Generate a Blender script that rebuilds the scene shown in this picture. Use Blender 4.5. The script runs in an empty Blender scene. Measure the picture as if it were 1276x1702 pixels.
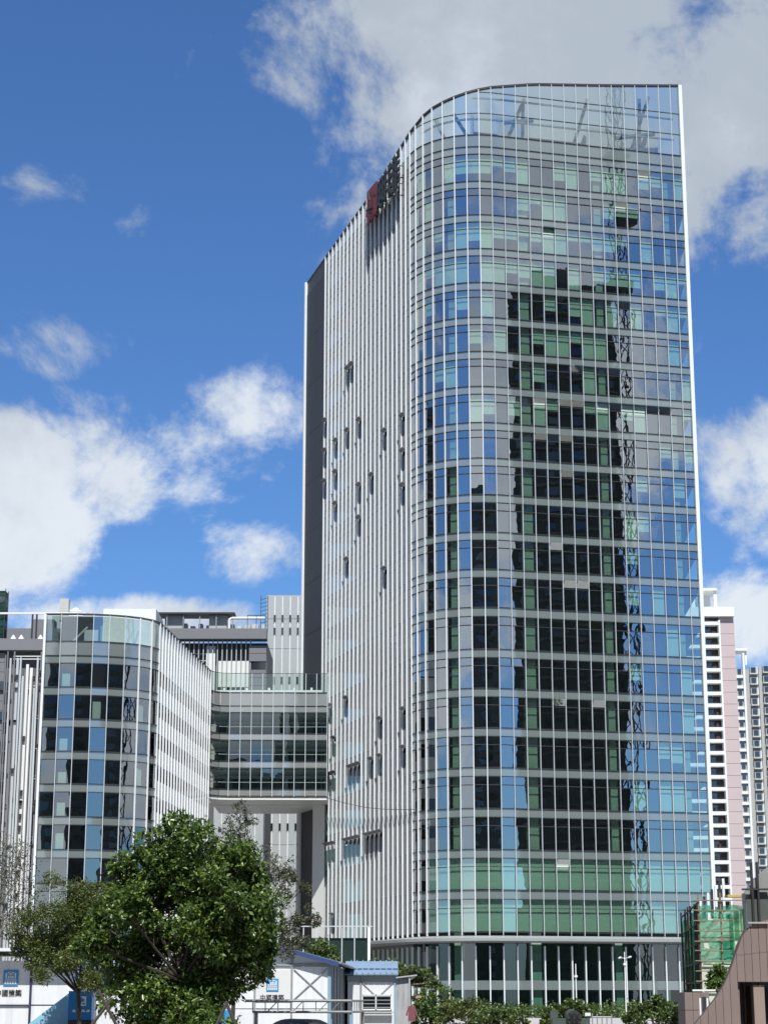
import bpy, math, random
import numpy as np
from mathutils import Vector, Matrix, Quaternion
rnd = random.Random(7)
sc = bpy.context.scene
R = math.radians
# ------------------------------------------------------------------ camera
CAMZ, TH, F = 1.7, R(14.379), 3167.7          # eye height, pitch, focal length in photo pixels (1276 x 1702)
cam = bpy.data.objects.new('camera', bpy.data.cameras.new('camera'))
sc.collection.objects.link(cam); sc.camera = cam
cam.location = (0, 0, CAMZ); cam.rotation_euler = (math.pi/2 + TH, 0, 0)
cam.data.sensor_fit = 'VERTICAL'; cam.data.sensor_height = 36; cam.data.sensor_width = 36
cam.data.lens = F*36/1702; cam.data.clip_end = 12000; cam.data.clip_start = .5
# ------------------------------------------------------------------ light
SUN_AZ, SUN_EL = R(177), R(57)
sd = Vector((math.sin(SUN_AZ)*math.cos(SUN_EL), math.cos(SUN_AZ)*math.cos(SUN_EL), math.sin(SUN_EL)))
sun = bpy.data.objects.new('sun', bpy.data.lights.new('sun', 'SUN'))
sc.collection.objects.link(sun); sun.rotation_euler = sd.to_track_quat('Z', 'Y').to_euler()
sun.data.energy = 4.9; sun.data.angle = R(.53); sun.data.color = (1, .975, .93)
sc.view_settings.view_transform = 'Standard'; sc.view_settings.look = 'None'
sc.view_settings.gamma = 1; sc.view_settings.exposure = .18; sc.view_settings.use_curve_mapping = False
sc.render.engine = 'CYCLES'
sc.cycles.transparent_max_bounces = 16; sc.cycles.max_bounces = 8; sc.cycles.use_denoising = True
sc.cycles.caustics_reflective = False; sc.cycles.caustics_refractive = False; sc.cycles.sample_clamp_indirect = 6

# ------------------------------------------------------------------ node helpers
class NT:
    def __init__(s, tree): s.t = tree; s.n = tree.nodes; s.l = tree.links
    def new(s, typ, **kw):
        nd = s.n.new(typ)
        for k, v in kw.items(): setattr(nd, k, v)
        return nd
    def put(s, sock, v):
        if v is None: return
        if hasattr(v, 'is_linked') or hasattr(v, 'links'): s.l.new(v, sock)
        else: sock.default_value = v
    def m(s, op, a, b=None, c=None, clamp=False):
        nd = s.new('ShaderNodeMath', operation=op); nd.use_clamp = clamp
        s.put(nd.inputs[0], a); s.put(nd.inputs[1], b); s.put(nd.inputs[2], c)
        return nd.outputs[0]
    def v(s, op, a, b=None):
        nd = s.new('ShaderNodeVectorMath', operation=op)
        s.put(nd.inputs[0], a); s.put(nd.inputs[1], b)
        return nd.outputs[0]
    def mix(s, f, a, b, blend='MIX'):
        nd = s.new('ShaderNodeMix', data_type='RGBA', blend_type=blend)
        s.put(nd.inputs[0], f); s.put(nd.inputs[6], a); s.put(nd.inputs[7], b)
        return nd.outputs[2]
    def smooth(s, v, a, b, lo=0., hi=1.):
        nd = s.new('ShaderNodeMapRange', interpolation_type='SMOOTHSTEP')
        for k, q in enumerate((v, a, b, lo, hi)): s.put(nd.inputs[k], q)
        return nd.outputs[0]
    def noise(s, vec, scale, detail=4, rough=.55, dist=0., out=0):
        nd = s.new('ShaderNodeTexNoise'); s.put(nd.inputs['Vector'], vec)
        nd.inputs['Scale'].default_value = scale; nd.inputs['Detail'].default_value = detail
        nd.inputs['Roughness'].default_value = rough; nd.inputs['Distortion'].default_value = dist
        return nd.outputs[out]
def rgb(h):
    c = [int(h[i:i+2], 16)/255 for i in (0, 2, 4)]
    return tuple((x/12.92 if x <= .04045 else ((x+.055)/1.055)**2.4) for x in c)+(1,)

# ------------------------------------------------------------------ sky with clouds
w = bpy.data.worlds.new('World'); sc.world = w; w.use_nodes = True
W = NT(w.node_tree); bg = W.n['Background']
sky = W.new('ShaderNodeTexSky', sky_type='NISHITA'); sky.sun_disc = False
sky.sun_elevation = SUN_EL; sky.sun_rotation = SUN_AZ; sky.air_density = 1.0; sky.dust_density = .4; sky.ozone_density = 2.5
tc = W.new('ShaderNodeTexCoord')
sep = W.new('ShaderNodeSeparateXYZ'); W.l.new(tc.outputs['Generated'], sep.inputs[0])
X, Y, Z = sep.outputs
az = W.m('MULTIPLY', W.m('ARCTAN2', X, Y), 57.2958); el = W.m('MULTIPLY', W.m('ARCSINE', Z), 57.2958)
den = W.m('ADD', W.m('MAXIMUM', Z, 0), .22)
cmb = W.new('ShaderNodeCombineXYZ')
W.put(cmb.inputs[0], W.m('DIVIDE', X, den)); W.put(cmb.inputs[1], W.m('DIVIDE', Y, den)); W.put(cmb.inputs[2], W.m('MULTIPLY', Z, 1.3))
cv = W.v('ADD', cmb.outputs[0], (11.1, 5.7, 2.1))
def blob(a, e, sa, se, k):
    p = W.m('DIVIDE', W.m('SUBTRACT', az, a), sa); q = W.m('DIVIDE', W.m('SUBTRACT', el, e), se)
    d = W.m('SQRT', W.m('ADD', W.m('MULTIPLY', p, p), W.m('MULTIPLY', q, q)))
    return W.m('MULTIPLY', W.smooth(d, .25, 1.25, 1, 0), k)
blobs = [(8.2, 27.0, 12.2, 7.6, 1.0), (11.5, 15.0, 2.6, 3.0, .95), (11.5, 11.0, 3.5, 2.0, .8), (-7.5, 16.3, 5.5, 3.0, .77),
         (-11.2, 13.8, 3.2, 4.0, .84), (-11.5, 15.7, 4.0, 2.0, .84), (-4.2, 17.3, 2.8, 1.9, .74), (-3.9, 13.0, 2.8, 1.5, .72), (-7, 11.0, 9, 1.1, .84),
         (-7.6, 22.8, 2.4, 1.4, .50), (-10.8, 24.0, 2.4, 2.0, .48), (-9.5, 19.0, 3.6, 1.6, .62)]
cov = None
for b in blobs:
    q = blob(*b); cov = q if cov is None else W.m('MAXIMUM', cov, q)
px_ = W.m('SUBTRACT', az, 0.); pe_ = W.m('MULTIPLY', W.m('SUBTRACT', el, 18.), .8)
away = W.smooth(W.m('SQRT', W.m('ADD', W.m('MULTIPLY', px_, px_), W.m('MULTIPLY', pe_, pe_))), 15, 24)
low = W.smooth(W.noise(cv, 1.1, 2), .36, .62, .24, .9)
cov = W.m('MAXIMUM', cov, W.m('MULTIPLY', away, low))
iso = W.v('ADD', tc.outputs['Generated'], (32.7, 16.9, 6.0))
n1 = W.noise(iso, 11., 12, .64, .22); n2 = W.noise(iso, 4.2, 3, .5)
nn = W.m('ADD', W.m('MULTIPLY', n1, .8), W.m('MULTIPLY', n2, .2))
val = W.m('ADD', W.m('MULTIPLY_ADD', W.m('SUBTRACT', nn, .5), 3.7, -.46), W.m('MULTIPLY', cov, 1.02))
mask = W.m('MULTIPLY', W.smooth(val, -.03, .50), .97)
skyc = W.mix(1., sky.outputs[0], (.60, .93, 1.34, 1), 'MULTIPLY')
shade = W.smooth(W.m('ADD', W.noise(iso, 9.0, 7, .6), W.m('MULTIPLY', W.smooth(el, 15, 25), -.26)), .2, .62)
cloudc = W.mix(shade, (4.7, 5.3, 6.1, 1), (7.9, 8.5, 9.2, 1))
W.l.new(W.mix(mask, skyc, cloudc), bg.inputs[0]); bg.inputs[1].default_value = .088

# ------------------------------------------------------------------ materials
MATS = {}
def base_mat(name):
    m = bpy.data.materials.new(name); m.use_nodes = True; m.node_tree.nodes.clear()
    t = NT(m.node_tree); out = t.new('ShaderNodeOutputMaterial')
    return m, t, out
def mat(name, col, rough=.6, metal=0., var=.18, scale=1.5, bump=0., bscale=20., spec=.4, streak=0.):
    """painted / mineral surface with blotchy wear"""
    if name in MATS: return MATS[name]
    m, t, out = base_mat(name)
    p = t.new('ShaderNodeBsdfPrincipled'); t.l.new(p.outputs[0], out.inputs[0])
    g = t.new('ShaderNodeNewGeometry').outputs['Position']
    oi = t.new('ShaderNodeObjectInfo').outputs['Random']
    gi = t.new('ShaderNodeNewGeometry').outputs['Random Per Island']
    n = t.noise(g, scale, 6, .6)
    f = t.m('ADD', t.m('MULTIPLY', t.m('SUBTRACT', n, .5), 2*var), t.m('MULTIPLY', t.m('SUBTRACT', t.m('ADD', oi, gi), 1.), var*.5))
    if streak:
        mp = t.new('ShaderNodeMapping'); mp.inputs['Scale'].default_value = (3, 3, .16); t.l.new(g, mp.inputs[0])
        f = t.m('SUBTRACT', f, t.m('MULTIPLY', t.smooth(t.noise(mp.outputs[0], 1.4, 5, .65), .5, .75), streak))
    c = col if len(col) == 4 else tuple(col)+(1,)
    fac = t.m('ADD', f, 1.)
    vm = t.new('ShaderNodeVectorMath', operation='SCALE'); vm.inputs[0].default_value = c[:3]; t.put(vm.inputs['Scale'], fac)
    t.l.new(vm.outputs[0], p.inputs['Base Color'])
    p.inputs['Roughness'].default_value = rough; p.inputs['Metallic'].default_value = metal
    p.inputs['Specular IOR Level'].default_value = spec
    if bump:
        bn = t.new('ShaderNodeBump'); bn.inputs['Strength'].default_value = bump; bn.inputs['Distance'].default_value = .02
        t.l.new(t.noise(g, bscale, 5), bn.inputs['Height']); t.l.new(bn.outputs[0], p.inputs['Normal'])
    MATS[name] = m; return m
def wavy(t, amp, scale):
    ge = t.new('ShaderNodeNewGeometry'); oi = t.new('ShaderNodeObjectInfo')
    off = t.m('MULTIPLY', t.m('ADD', oi.outputs['Random'], ge.outputs['Random Per Island']), 91.)
    pos = t.v('ADD', ge.outputs['Position'], t.new('ShaderNodeCombineXYZ').outputs[0])
    cb = pos.node.inputs[1].links[0].from_node
    t.put(cb.inputs[0], off); t.put(cb.inputs[1], off)
    bn = t.new('ShaderNodeBump'); bn.inputs['Strength'].default_value = 1; bn.inputs['Distance'].default_value = amp
    t.l.new(t.noise(pos, scale, 1.5, .4), bn.inputs['Height'])
    return bn.outputs[0]
def glass(name, tint, r0, amp=.0022, scale=.62, rcol=(.91, .945, .955, 1), rough=.0):
    if name in MATS: return MATS[name]
    m, t, out = base_mat(name)
    tr = t.new('ShaderNodeBsdfTransparent'); tr.inputs[0].default_value = tuple(tint)+(1,)
    gl = t.new('ShaderNodeBsdfGlossy'); gl.inputs['Roughness'].default_value = rough; gl.inputs[0].default_value = rcol
    nrm = wavy(t, amp, scale); t.l.new(nrm, gl.inputs['Normal'])
    lw = t.new('ShaderNodeLayerWeight'); lw.inputs[0].default_value = .5
    f = t.m('MULTIPLY_ADD', t.m('POWER', lw.outputs['Facing'], 5.), 1-r0, r0)
    f = t.m('MULTIPLY', f, t.m('SUBTRACT', 1., t.new('ShaderNodeNewGeometry').outputs['Backfacing']))
    mx = t.new('ShaderNodeMixShader'); t.put(mx.inputs[0], f); t.l.new(tr.outputs[0], mx.inputs[1]); t.l.new(gl.outputs[0], mx.inputs[2])
    t.l.new(mx.outputs[0], out.inputs[0]); MATS[name] = m; return m
def glossy_panel(name, col, r0, amp=.002, scale=.62, rough=.03, var=.1):
    """opaque back-painted glass"""
    if name in MATS: return MATS[name]
    m, t, out = base_mat(name)
    di = t.new('ShaderNodeBsdfDiffuse')
    ge = t.new('ShaderNodeNewGeometry'); oi = t.new('ShaderNodeObjectInfo')
    k = t.m('MULTIPLY_ADD', t.m('ADD', oi.outputs['Random'], ge.outputs['Random Per Island']), var, 1-var)
    vm = t.new('ShaderNodeVectorMath', operation='SCALE'); vm.inputs[0].default_value = col; t.put(vm.inputs['Scale'], k)
    t.l.new(vm.outputs[0], di.inputs[0])
    gl = t.new('ShaderNodeBsdfGlossy'); gl.inputs['Roughness'].default_value = rough; gl.inputs[0].default_value = (.93, .97, 1, 1)
    t.l.new(wavy(t, amp, scale), gl.inputs['Normal'])
    lw = t.new('ShaderNodeLayerWeight'); lw.inputs[0].default_value = .5
    f = t.m('MULTIPLY_ADD', t.m('POWER', lw.outputs['Facing'], 5.), 1-r0, r0)
    mx = t.new('ShaderNodeMixShader'); t.put(mx.inputs[0], f); t.l.new(di.outputs[0], mx.inputs[1]); t.l.new(gl.outputs[0], mx.inputs[2])
    t.l.new(mx.outputs[0], out.inputs[0]); MATS[name] = m; return m
def leafmat(name, c1, c2, c3, rough=.38, trans=.25):
    if name in MATS: return MATS[name]
    m, t, out = base_mat(name)
    ge = t.new('ShaderNodeNewGeometry')
    cr = t.new('ShaderNodeValToRGB'); cr.color_ramp.elements[0].color = tuple(c1)+(1,); cr.color_ramp.elements[1].color = tuple(c3)+(1,)
    e = cr.color_ramp.elements.new(.6); e.color = tuple(c2)+(1,)
    t.l.new(ge.outputs['Random Per Island'], cr.inputs[0])
    p = t.new('ShaderNodeBsdfPrincipled'); t.l.new(cr.outputs[0], p.inputs['Base Color'])
    p.inputs['Roughness'].default_value = rough; p.inputs['Specular IOR Level'].default_value = .55
    tl = t.new('ShaderNodeBsdfTranslucent'); t.l.new(cr.outputs[0], tl.inputs[0])
    mx = t.new('ShaderNodeMixShader'); mx.inputs[0].default_value = trans
    t.l.new(p.outputs[0], mx.inputs[1]); t.l.new(tl.outputs[0], mx.inputs[2]); t.l.new(mx.outputs[0], out.inputs[0])
    MATS[name] = m; return m
def netmat(name, col, opac):
    if name in MATS: return MATS[name]
    m, t, out = base_mat(name)
    ge = t.new('ShaderNodeNewGeometry').outputs['Position']
    di = t.new('ShaderNodeBsdfDiffuse'); di.inputs[0].default_value = tuple(col)+(1,)
    tl = t.new('ShaderNodeBsdfTranslucent'); tl.inputs[0].default_value = tuple(col)+(1,)
    a = t.new('ShaderNodeMixShader'); a.inputs[0].default_value = .45; t.l.new(di.outputs[0], a.inputs[1]); t.l.new(tl.outputs[0], a.inputs[2])
    tr = t.new('ShaderNodeBsdfTransparent')
    mx = t.new('ShaderNodeMixShader'); t.put(mx.inputs[0], t.smooth(t.noise(ge, .9, 5, .6), .3, .7, opac-.25, min(1, opac+.2)))
    t.l.new(tr.outputs[0], mx.inputs[1]); t.l.new(a.outputs[0], mx.inputs[2]); t.l.new(mx.outputs[0], out.inputs[0])
    MATS[name] = m; return m

WHITE = mat('white_paint', (.78, .80, .78), .45, var=.05, streak=.05)
FINW = mat('fin_white', (.77, .80, .82), .4, var=.05, streak=.04)
MULL = mat('mullion_grey', (.58, .62, .64), .4, .1, var=.05, streak=.04)
ALU = mat('aluminium', (.62, .65, .66), .38, .25, var=.05)
GREYP = mat('grey_panel', (.42, .45, .46), .55, var=.06, streak=.06)
DGREY = mat('dark_grey_panel', (.20, .205, .22), .6, var=.05, streak=.04)
ENDW = mat('charcoal_wall', (.036, .038, .044), .6, var=.05, scale=.2, streak=.03)
STEEL = mat('dark_steel', (.045, .047, .05), .5, .2, var=.1)
MIDST = mat('grey_steel', (.30, .32, .33), .5, .1, var=.1)
INT = mat('interior_dark', (.075, .08, .075), .8, var=.1)
INTW = mat('interior_column', (.55, .58, .52), .8, var=.06)
BLIND = mat('blind_fabric', (.80, .84, .78), .8, var=.07)
CONC = mat('concrete', (.55, .55, .53), .75, var=.12, bump=.3, streak=.15)
BARK = mat('bark', (.055, .046, .038), .85, var=.3, scale=8, bump=.6, bscale=30)
BARKL = mat('pale_bark', (.28, .25, .21), .8, var=.3, scale=8, bump=.5, bscale=30)
TG = glass('tower_glass', (.77, .90, .835), .44, amp=.0034)
TGS = glass('side_glass', (.45, .56, .52), .18, amp=.002)  # darkness of the fin gaps put into this tint, deeper than the front glass
CG = glass('crown_glass', (.84, .91, .90), .36, amp=.003)
LG = glass('lobby_glass', (.60, .74, .70), .16)
SP = glossy_panel('spandrel_glass', (.185, .222, .214), .19)
BG_ = glass('block_glass', (.74, .82, .79), .33, amp=.0065, scale=.36)
BSP = glossy_panel('block_spandrel', (.185, .21, .20), .2)
RG = glass('bridge_glass', (.86, .93, .90), .17)
DWIN = glossy_panel('dark_window', (.02, .025, .028), .12, rough=.05)

# ------------------------------------------------------------------ object helpers
COL = sc.collection; WM = {}
def at(px, py, D):
    """point of the photo's pixel ray at depth D"""
    dx = (px-638)/F; dy = (851-py)/F
    d = Vector((dx, math.cos(TH)-dy*math.sin(TH), math.sin(TH)+dy*math.cos(TH)))
    return Vector((0, 0, CAMZ)) + d*(D/d.y)
def proj(p):
    z = p[1]*math.cos(TH)+(p[2]-CAMZ)*math.sin(TH); v = -p[1]*math.sin(TH)+(p[2]-CAMZ)*math.cos(TH)
    return 638+F*p[0]/z, 851-F*v/z
def zat(py, D): return CAMZ + D*math.tan(TH+math.atan((851-py)/F))
def tag(o, label=None, cat=None, group=None, kind=None):
    for k, q in (('label', label), ('category', cat), ('group', group), ('kind', kind)):
        if q: o[k] = q
    return o
def place(o, parent, M):
    COL.objects.link(o)
    if parent is not None:
        o.parent = parent; o.matrix_parent_inverse = WM[parent.name].inverted()
    o.matrix_basis = M; WM[o.name] = M.copy(); return o
def thing(name, loc, label, cat, group=None):
    return tag(place(bpy.data.objects.new(name, None), None, Matrix.Translation(loc)), label, cat, group)
CUBE = [(-.5, -.5, -.5), (.5, -.5, -.5), (.5, .5, -.5), (-.5, .5, -.5), (-.5, -.5, .5), (.5, -.5, .5), (.5, .5, .5), (-.5, .5, .5)]
CUBEF = [(0, 3, 2, 1), (4, 5, 6, 7), (0, 1, 5, 4), (1, 2, 6, 5), (2, 3, 7, 6), (3, 0, 4, 7)]
UNIT = {}
def ubox(name, m, parent, M, label=None):
    """one piece: an instance of a shared unit block"""
    if m.name not in UNIT:
        me = bpy.data.meshes.new('block_'+m.name); me.from_pydata(CUBE, [], CUBEF); me.materials.append(m); UNIT[m.name] = me
    o = place(bpy.data.objects.new(name, UNIT[m.name]), parent, M)
    if label: o['label'] = label
    return o
def fr(c, t, n, sx, sy, sz, tilt=0., yaw=0.):
    """block matrix: x along t, y along outward n, z up"""
    t = Vector((t[0], t[1], 0)).normalized(); n = Vector((n[0], n[1], 0)).normalized(); u = Vector((0, 0, 1))
    if yaw: q = Quaternion(u, yaw); t = q @ t; n = q @ n
    if tilt: q = Quaternion(t, tilt); n = q @ n; u = q @ u
    M = Matrix(((t.x*sx, n.x*sy, u.x*sz, c[0]), (t.y*sx, n.y*sy, u.y*sz, c[1]), (t.z*sx, n.z*sy, u.z*sz, c[2]), (0, 0, 0, 1)))
    return M
def ax(c, sx, sy, sz): return fr(c, (1, 0), (0, 1), sx, sy, sz)
class MB:
    def __init__(s): s.v = []; s.f = []
    def add(s, vs, fs):
        b = len(s.v); s.v += [tuple(q) for q in vs]; s.f += [tuple(i+b for i in f) for f in fs]
    def cube(s, M): s.add([M @ Vector(q) for q in CUBE], CUBEF)
    def box(s, c, sx, sy, sz): s.cube(ax(c, sx, sy, sz))
    def tube(s, a, b, r0, r1=None, n=6):
        a = Vector(a); b = Vector(b); r1 = r0 if r1 is None else r1
        d = (b-a).normalized(); x = d.orthogonal().normalized(); y = d.cross(x)
        vs = [a+(x*math.cos(2*math.pi*k/n)+y*math.sin(2*math.pi*k/n))*r0 for k in range(n)]
        vs += [b+(x*math.cos(2*math.pi*k/n)+y*math.sin(2*math.pi*k/n))*r1 for k in range(n)]
        s.add(vs, [(k, (k+1) % n, n+(k+1) % n, n+k) for k in range(n)]+[tuple(range(n))[::-1], tuple(range(n, 2*n))])
    def path(s, pts, rs, n=6):
        for k in range(len(pts)-1): s.tube(pts[k], pts[k+1], rs[k], rs[k+1], n)
    def prism(s, poly, z0, z1):
        n = len(poly)
        s.add([(p[0], p[1], z0) for p in poly]+[(p[0], p[1], z1) for p in poly],
              [tuple(range(n))[::-1], tuple(range(n, 2*n))]+[(k, (k+1) % n, n+(k+1) % n, n+k) for k in range(n)])
    def slab(s, poly3, ext):
        """polygon (3d points) extruded along ext"""
        n = len(poly3); e = Vector(ext)
        s.add([Vector(p) for p in poly3]+[Vector(p)+e for p in poly3],
              [tuple(range(n)), tuple(range(n, 2*n))[::-1]]+[((k+1) % n, k, n+k, n+(k+1) % n) for k in range(n)])
    def build(s, name, m, parent=None, kind=None, label=None, smooth=False, loc=None):
        me = bpy.data.meshes.new(name); M = Matrix.Identity(4)
        vs = s.v
        if parent is None and loc is not None:
            M = Matrix.Translation(loc); vs = [(q[0]-loc[0], q[1]-loc[1], q[2]-loc[2]) for q in s.v]
        me.from_pydata(vs, [], s.f); me.materials.append(m)
        if smooth: me.polygons.foreach_set('use_smooth', [True]*len(me.polygons))
        o = place(bpy.data.objects.new(name, me), parent, M)
        if kind: o['kind'] = kind
        if label: o['label'] = label
        return o

# ================================================================== GROUND
g = MB(); g.box((0, 900, -.25), 5200, 5200, .5); tag(g.build('ground', mat('ground', (.22, .21, .19), .9, var=.25, scale=.3, bump=.4)), kind='structure')
g = MB(); g.box((-2, 168, .06), 120, 62, .12); tag(g.build('pavement', mat('paving', (.40, .39, .37), .85, var=.15, scale=.6)), kind='structure')

# ================================================================== OFFICE TOWER
AL = R(76.2); X0, Y0 = 12.46, 204.11; BAY = 1.5
PATH = [Vector((X0+math.sin(AL)*BAY*i, Y0+math.cos(AL)*BAY*i)) for i in range(16, -1, -1)]
t0 = math.pi-AL
for k in range(35):
    u = min(max((k+.75)/8.5, 0), 1); a = t0+(R(19)-t0)*u; bb = 1.44 if u < 1 else 1.6
    PATH.append(PATH[-1]+Vector((-math.sin(a), math.cos(a)))*bb)
def pp(s):
    i = min(max(int(math.floor(s)), 0), len(PATH)-2); u = s-i
    return PATH[i]*(1-u)+PATH[i+1]*u
def tn(i):
    i = min(max(i, 0), len(PATH)-2); t = (PATH[i+1]-PATH[i]).normalized(); return t, Vector((-t.y, t.x))
def nvert(i):
    if i <= 0: return tn(0)[1]
    return (tn(i-1)[1]+tn(i)[1]).normalized()
PZ = [(0, 108.59), (6.75, 107.4), (12.5, 106.5), (15.9, 105.5), (17.8, 104.8), (19.75, 104.05), (21.55, 103.4), (23.1, 102.4), (32.65, 100.3), (45.35, 99.05), (52, 98.3)]
def pz(s):
    for (a, za), (b, zb) in zip(PZ, PZ[1:]):
        if s <= b: return za+(zb-za)*(s-a)/(b-a)
    return PZ[-1][1]
FZ = [8.62, 12.97, 17.21, 21.52, 25.84, 30.11, 34.38, 38.67, 43.28, 47.55, 51.75, 56.03, 60.23, 64.36, 68.59, 72.75, 76.84, 81.04, 85.19, 89.36, 93.52]
TOPF = 98.0
NF = 45                                       # bays 0..44 are glazed, the charcoal end wall follows
tower = thing('office_tower', (16, 205, 0), 'tall curved glass office tower with white fins and sloping crown', 'office building')
def hh(k): return (FZ[k+1] if k < 20 else TOPF-.15)-FZ[k]
front, rest = [], []
openers = [(897, 666), (939, 666), (958, 672), (1001, 676), (1021, 678), (1041, 679), (1060, 681), (1080, 683), (1100, 684), (954, 611), (1019, 619), (897, 724), (940, 727), (940, 787),
           (923, 909), (946, 970), (966, 972), (930, 1167), (993, 1170), (934, 1432), (1068, 290), (1030, 343), (912, 385), (1043, 515),
           (545, 710), (601, 712), (670, 706), (582, 730), (644, 731), (563, 747), (545, 763), (564, 800), (672, 762), (545, 815), (622, 803), (672, 820), (563, 850), (602, 822), (602, 875),
           (562, 960), (582, 945), (643, 958), (551, 1183), (578, 1171), (633, 1202), (671, 1186), (557, 1235), (619, 1270), (633, 1263), (671, 1248), (553, 1294), (584, 1281), (590, 1279), (597, 1277),
           (537, 1417), (543, 1415), (549, 1413), (555, 1411), (575, 1405), (582, 1402), (590, 1399), (596, 1396), (616, 1392), (631, 1388), (555, 1529), (567, 545), (667, 444), (667, 552), (560, 650), (583, 620), (650, 640)]
items = []
for j in range(NF):
    t, n = tn(j); L = (PATH[j+1]-PATH[j]).length; c = (PATH[j]+PATH[j+1])/2
    for k in range(21):
        H = hh(k); z = FZ[k]; zmax = pz(j+.5)-.4
        for kind, a, b in (('window', 0, .572), ('transom', .572, .782), ('spandrel', .782, 1.)):
            z0, z1 = z+H*a+.03, z+H*b-.03
            x, y = proj((c.x, c.y, (z0+z1)/2))
            vis = abs((Vector((c.x, c.y, 0)).normalized()).dot(Vector((n.x, n.y, 0))))*L*(z1-z0)/c.length**2
            items.append((kind, j, k, c, t, n, L-.07, z0, z1, x, y, vis))
    # crown rows
    z = TOPF-.12; zt = pz(j+.5)-.12
    rows = [(z, 99.35, 'spandrel')]
    for a, b in ((99.35, 102.05), (102.05, 104.75), (104.75, 120)):
        if a < zt-.3: rows.append((a, min(b, zt), 'crown_pane'))
    for a, b, kind in rows:
        if a > zt: continue
        b = min(b, zt); items.append((kind, j, 21, c, t, n, L-.07, a+.03, b-.03, *proj((c.x, c.y, (a+b)/2)), (b-a)))
SPD = glossy_panel('side_spandrel_glass', (.06, .064, .064), .10)  # darker copy of the front spandrel; shade between the fins put into its colour
KM = {'window': TG, 'transom': TG, 'spandrel': SP, 'crown_pane': CG}
for kind in ('window', 'transom', 'spandrel', 'crown_pane'):
    its = sorted([i for i in items if i[0] == kind], key=lambda i: -i[11])
    field = MB(); field2 = MB()
    for q, it in enumerate(its):
        _, j, k, c, t, n, wd, z0, z1, x, y, _v = it
        tilt = rnd.gauss(0, .0016); yaw = rnd.gauss(0, .0022); off = -.06
        if kind == 'spandrel': off = -.05; tilt *= .5; yaw *= .5
        cen = Vector((c.x, c.y, (z0+z1)/2)); opn = False
        if kind == 'transom':
            tol = 11 if j < 22 else 4.5
            for ox, oy in openers:
                if abs(x-ox) < tol and abs(y-oy) < 14: opn = True
        if opn:
            h = z1-z0; ang = R(32) if j < 22 else R(60)
            if j >= 22: h *= .62
            tilt = -ang; cen = Vector((c.x, c.y, z1)) + Vector((n.x, n.y, 0))*(math.sin(ang)*h/2) - Vector((0, 0, 1))*(math.cos(ang)*h/2)
            if j >= 22: cen += Vector((n.x, n.y, 0))*.1
            M = fr(cen, t, n, wd, .05, h, tilt)
            ow = ubox('open_window', TG if j < 22 else DGREY, tower, M, 'top-hung pane tilted open')
            if j >= 22: ubox('window_frame', WHITE, ow, fr(M @ Vector((0, 0, -.5)), t, n, wd, .09, .07, tilt))
            continue
        M = fr(cen+Vector((n.x, n.y, 0))*off, t, n, wd, .03, z1-z0, tilt, yaw)
        if q < 300: ubox({'window': 'window', 'transom': 'transom', 'spandrel': 'spandrel', 'crown_pane': 'crown_pane'}[kind], KM[kind], tower, M)
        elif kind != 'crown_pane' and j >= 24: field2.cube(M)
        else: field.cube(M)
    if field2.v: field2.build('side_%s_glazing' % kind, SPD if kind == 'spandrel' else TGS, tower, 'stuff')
    if field.v: field.build({'window': 'window_glazing', 'transom': 'transom_glazing', 'spandrel': 'spandrel_glazing', 'crown_pane': 'crown_glazing'}[kind], KM[kind], tower, 'stuff')
# horizontal frame lines
m = MB(); m2 = MB()
for j in range(NF):
    t, n = tn(j); c = (PATH[j]+PATH[j+1])/2; L = (PATH[j+1]-PATH[j]).length
    zs = []
    for k in range(21): zs += [FZ[k], FZ[k]+hh(k)*.572, FZ[k]+hh(k)*.782]
    zs += [TOPF-.15, 99.35, 102.05, 104.75]
    for z in zs:
        if z < pz(j+.5)-.3: (m if j < 24 else m2).cube(fr((c.x+n.x*.015, c.y+n.y*.015, z), t, n, L-.02, .09, .075) if j < 24 else fr((c.x-n.x*.03, c.y-n.y*.03, z), t, n, L-.02, .05, .05))
m.build('glazing_rail', STEEL, tower, 'stuff'); m2.build('side_glazing_rail', MIDST, tower, 'stuff')
# mullions and fins
for i in range(NF+1):
    n = nvert(i); t = Vector((n.y, -n.x)); p = PATH[i]; zt = pz(i)-.02
    if i == 0:
        ubox('corner_trim', FINW, tower, fr((p.x+t.x*.22-n.x*.05, p.y+t.y*.22-n.y*.05, (8.3+zt)/2), t, n, .42, .55, zt-8.3)); continue
    e = min(max((i-15)/9., 0), 1); dep = .12+.075*e; wd = .065+.075*e
    ubox('mullion' if i < 24 else 'fin', MULL if i < 17 else FINW, tower, fr((p.x+n.x*(dep/2-.02), p.y+n.y*(dep/2-.02), (8.3+zt)/2), t, n, wd, dep, zt-8.3))
    if i <= 33: ubox('lobby_mullion', FINW, tower, fr((p.x+n.x*.09, p.y+n.y*.09, 3.62), t, n, .12, .22, 7.2))
# parapet cap
m = MB()
for i in range(len(PATH)-1):
    a, b = PATH[i], PATH[i+1]; na, nb = nvert(i)*.1, nvert(i+1)*.1; ia, ib = nvert(i)*-.35, nvert(i+1)*-.35
    za, zb = pz(i), pz(i+1)
    vs = [(a.x+na.x, a.y+na.y, za), (b.x+nb.x, b.y+nb.y, zb), (b.x+ib.x, b.y+ib.y, zb), (a.x+ia.x, a.y+ia.y, za)]
    vs = [(x, y, z-.12) for x, y, z in vs]+[(x, y, z+.1) for x, y, z in vs]
    m.add(vs, CUBEF)
m.build('parapet_cap', STEEL, tower)
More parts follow.
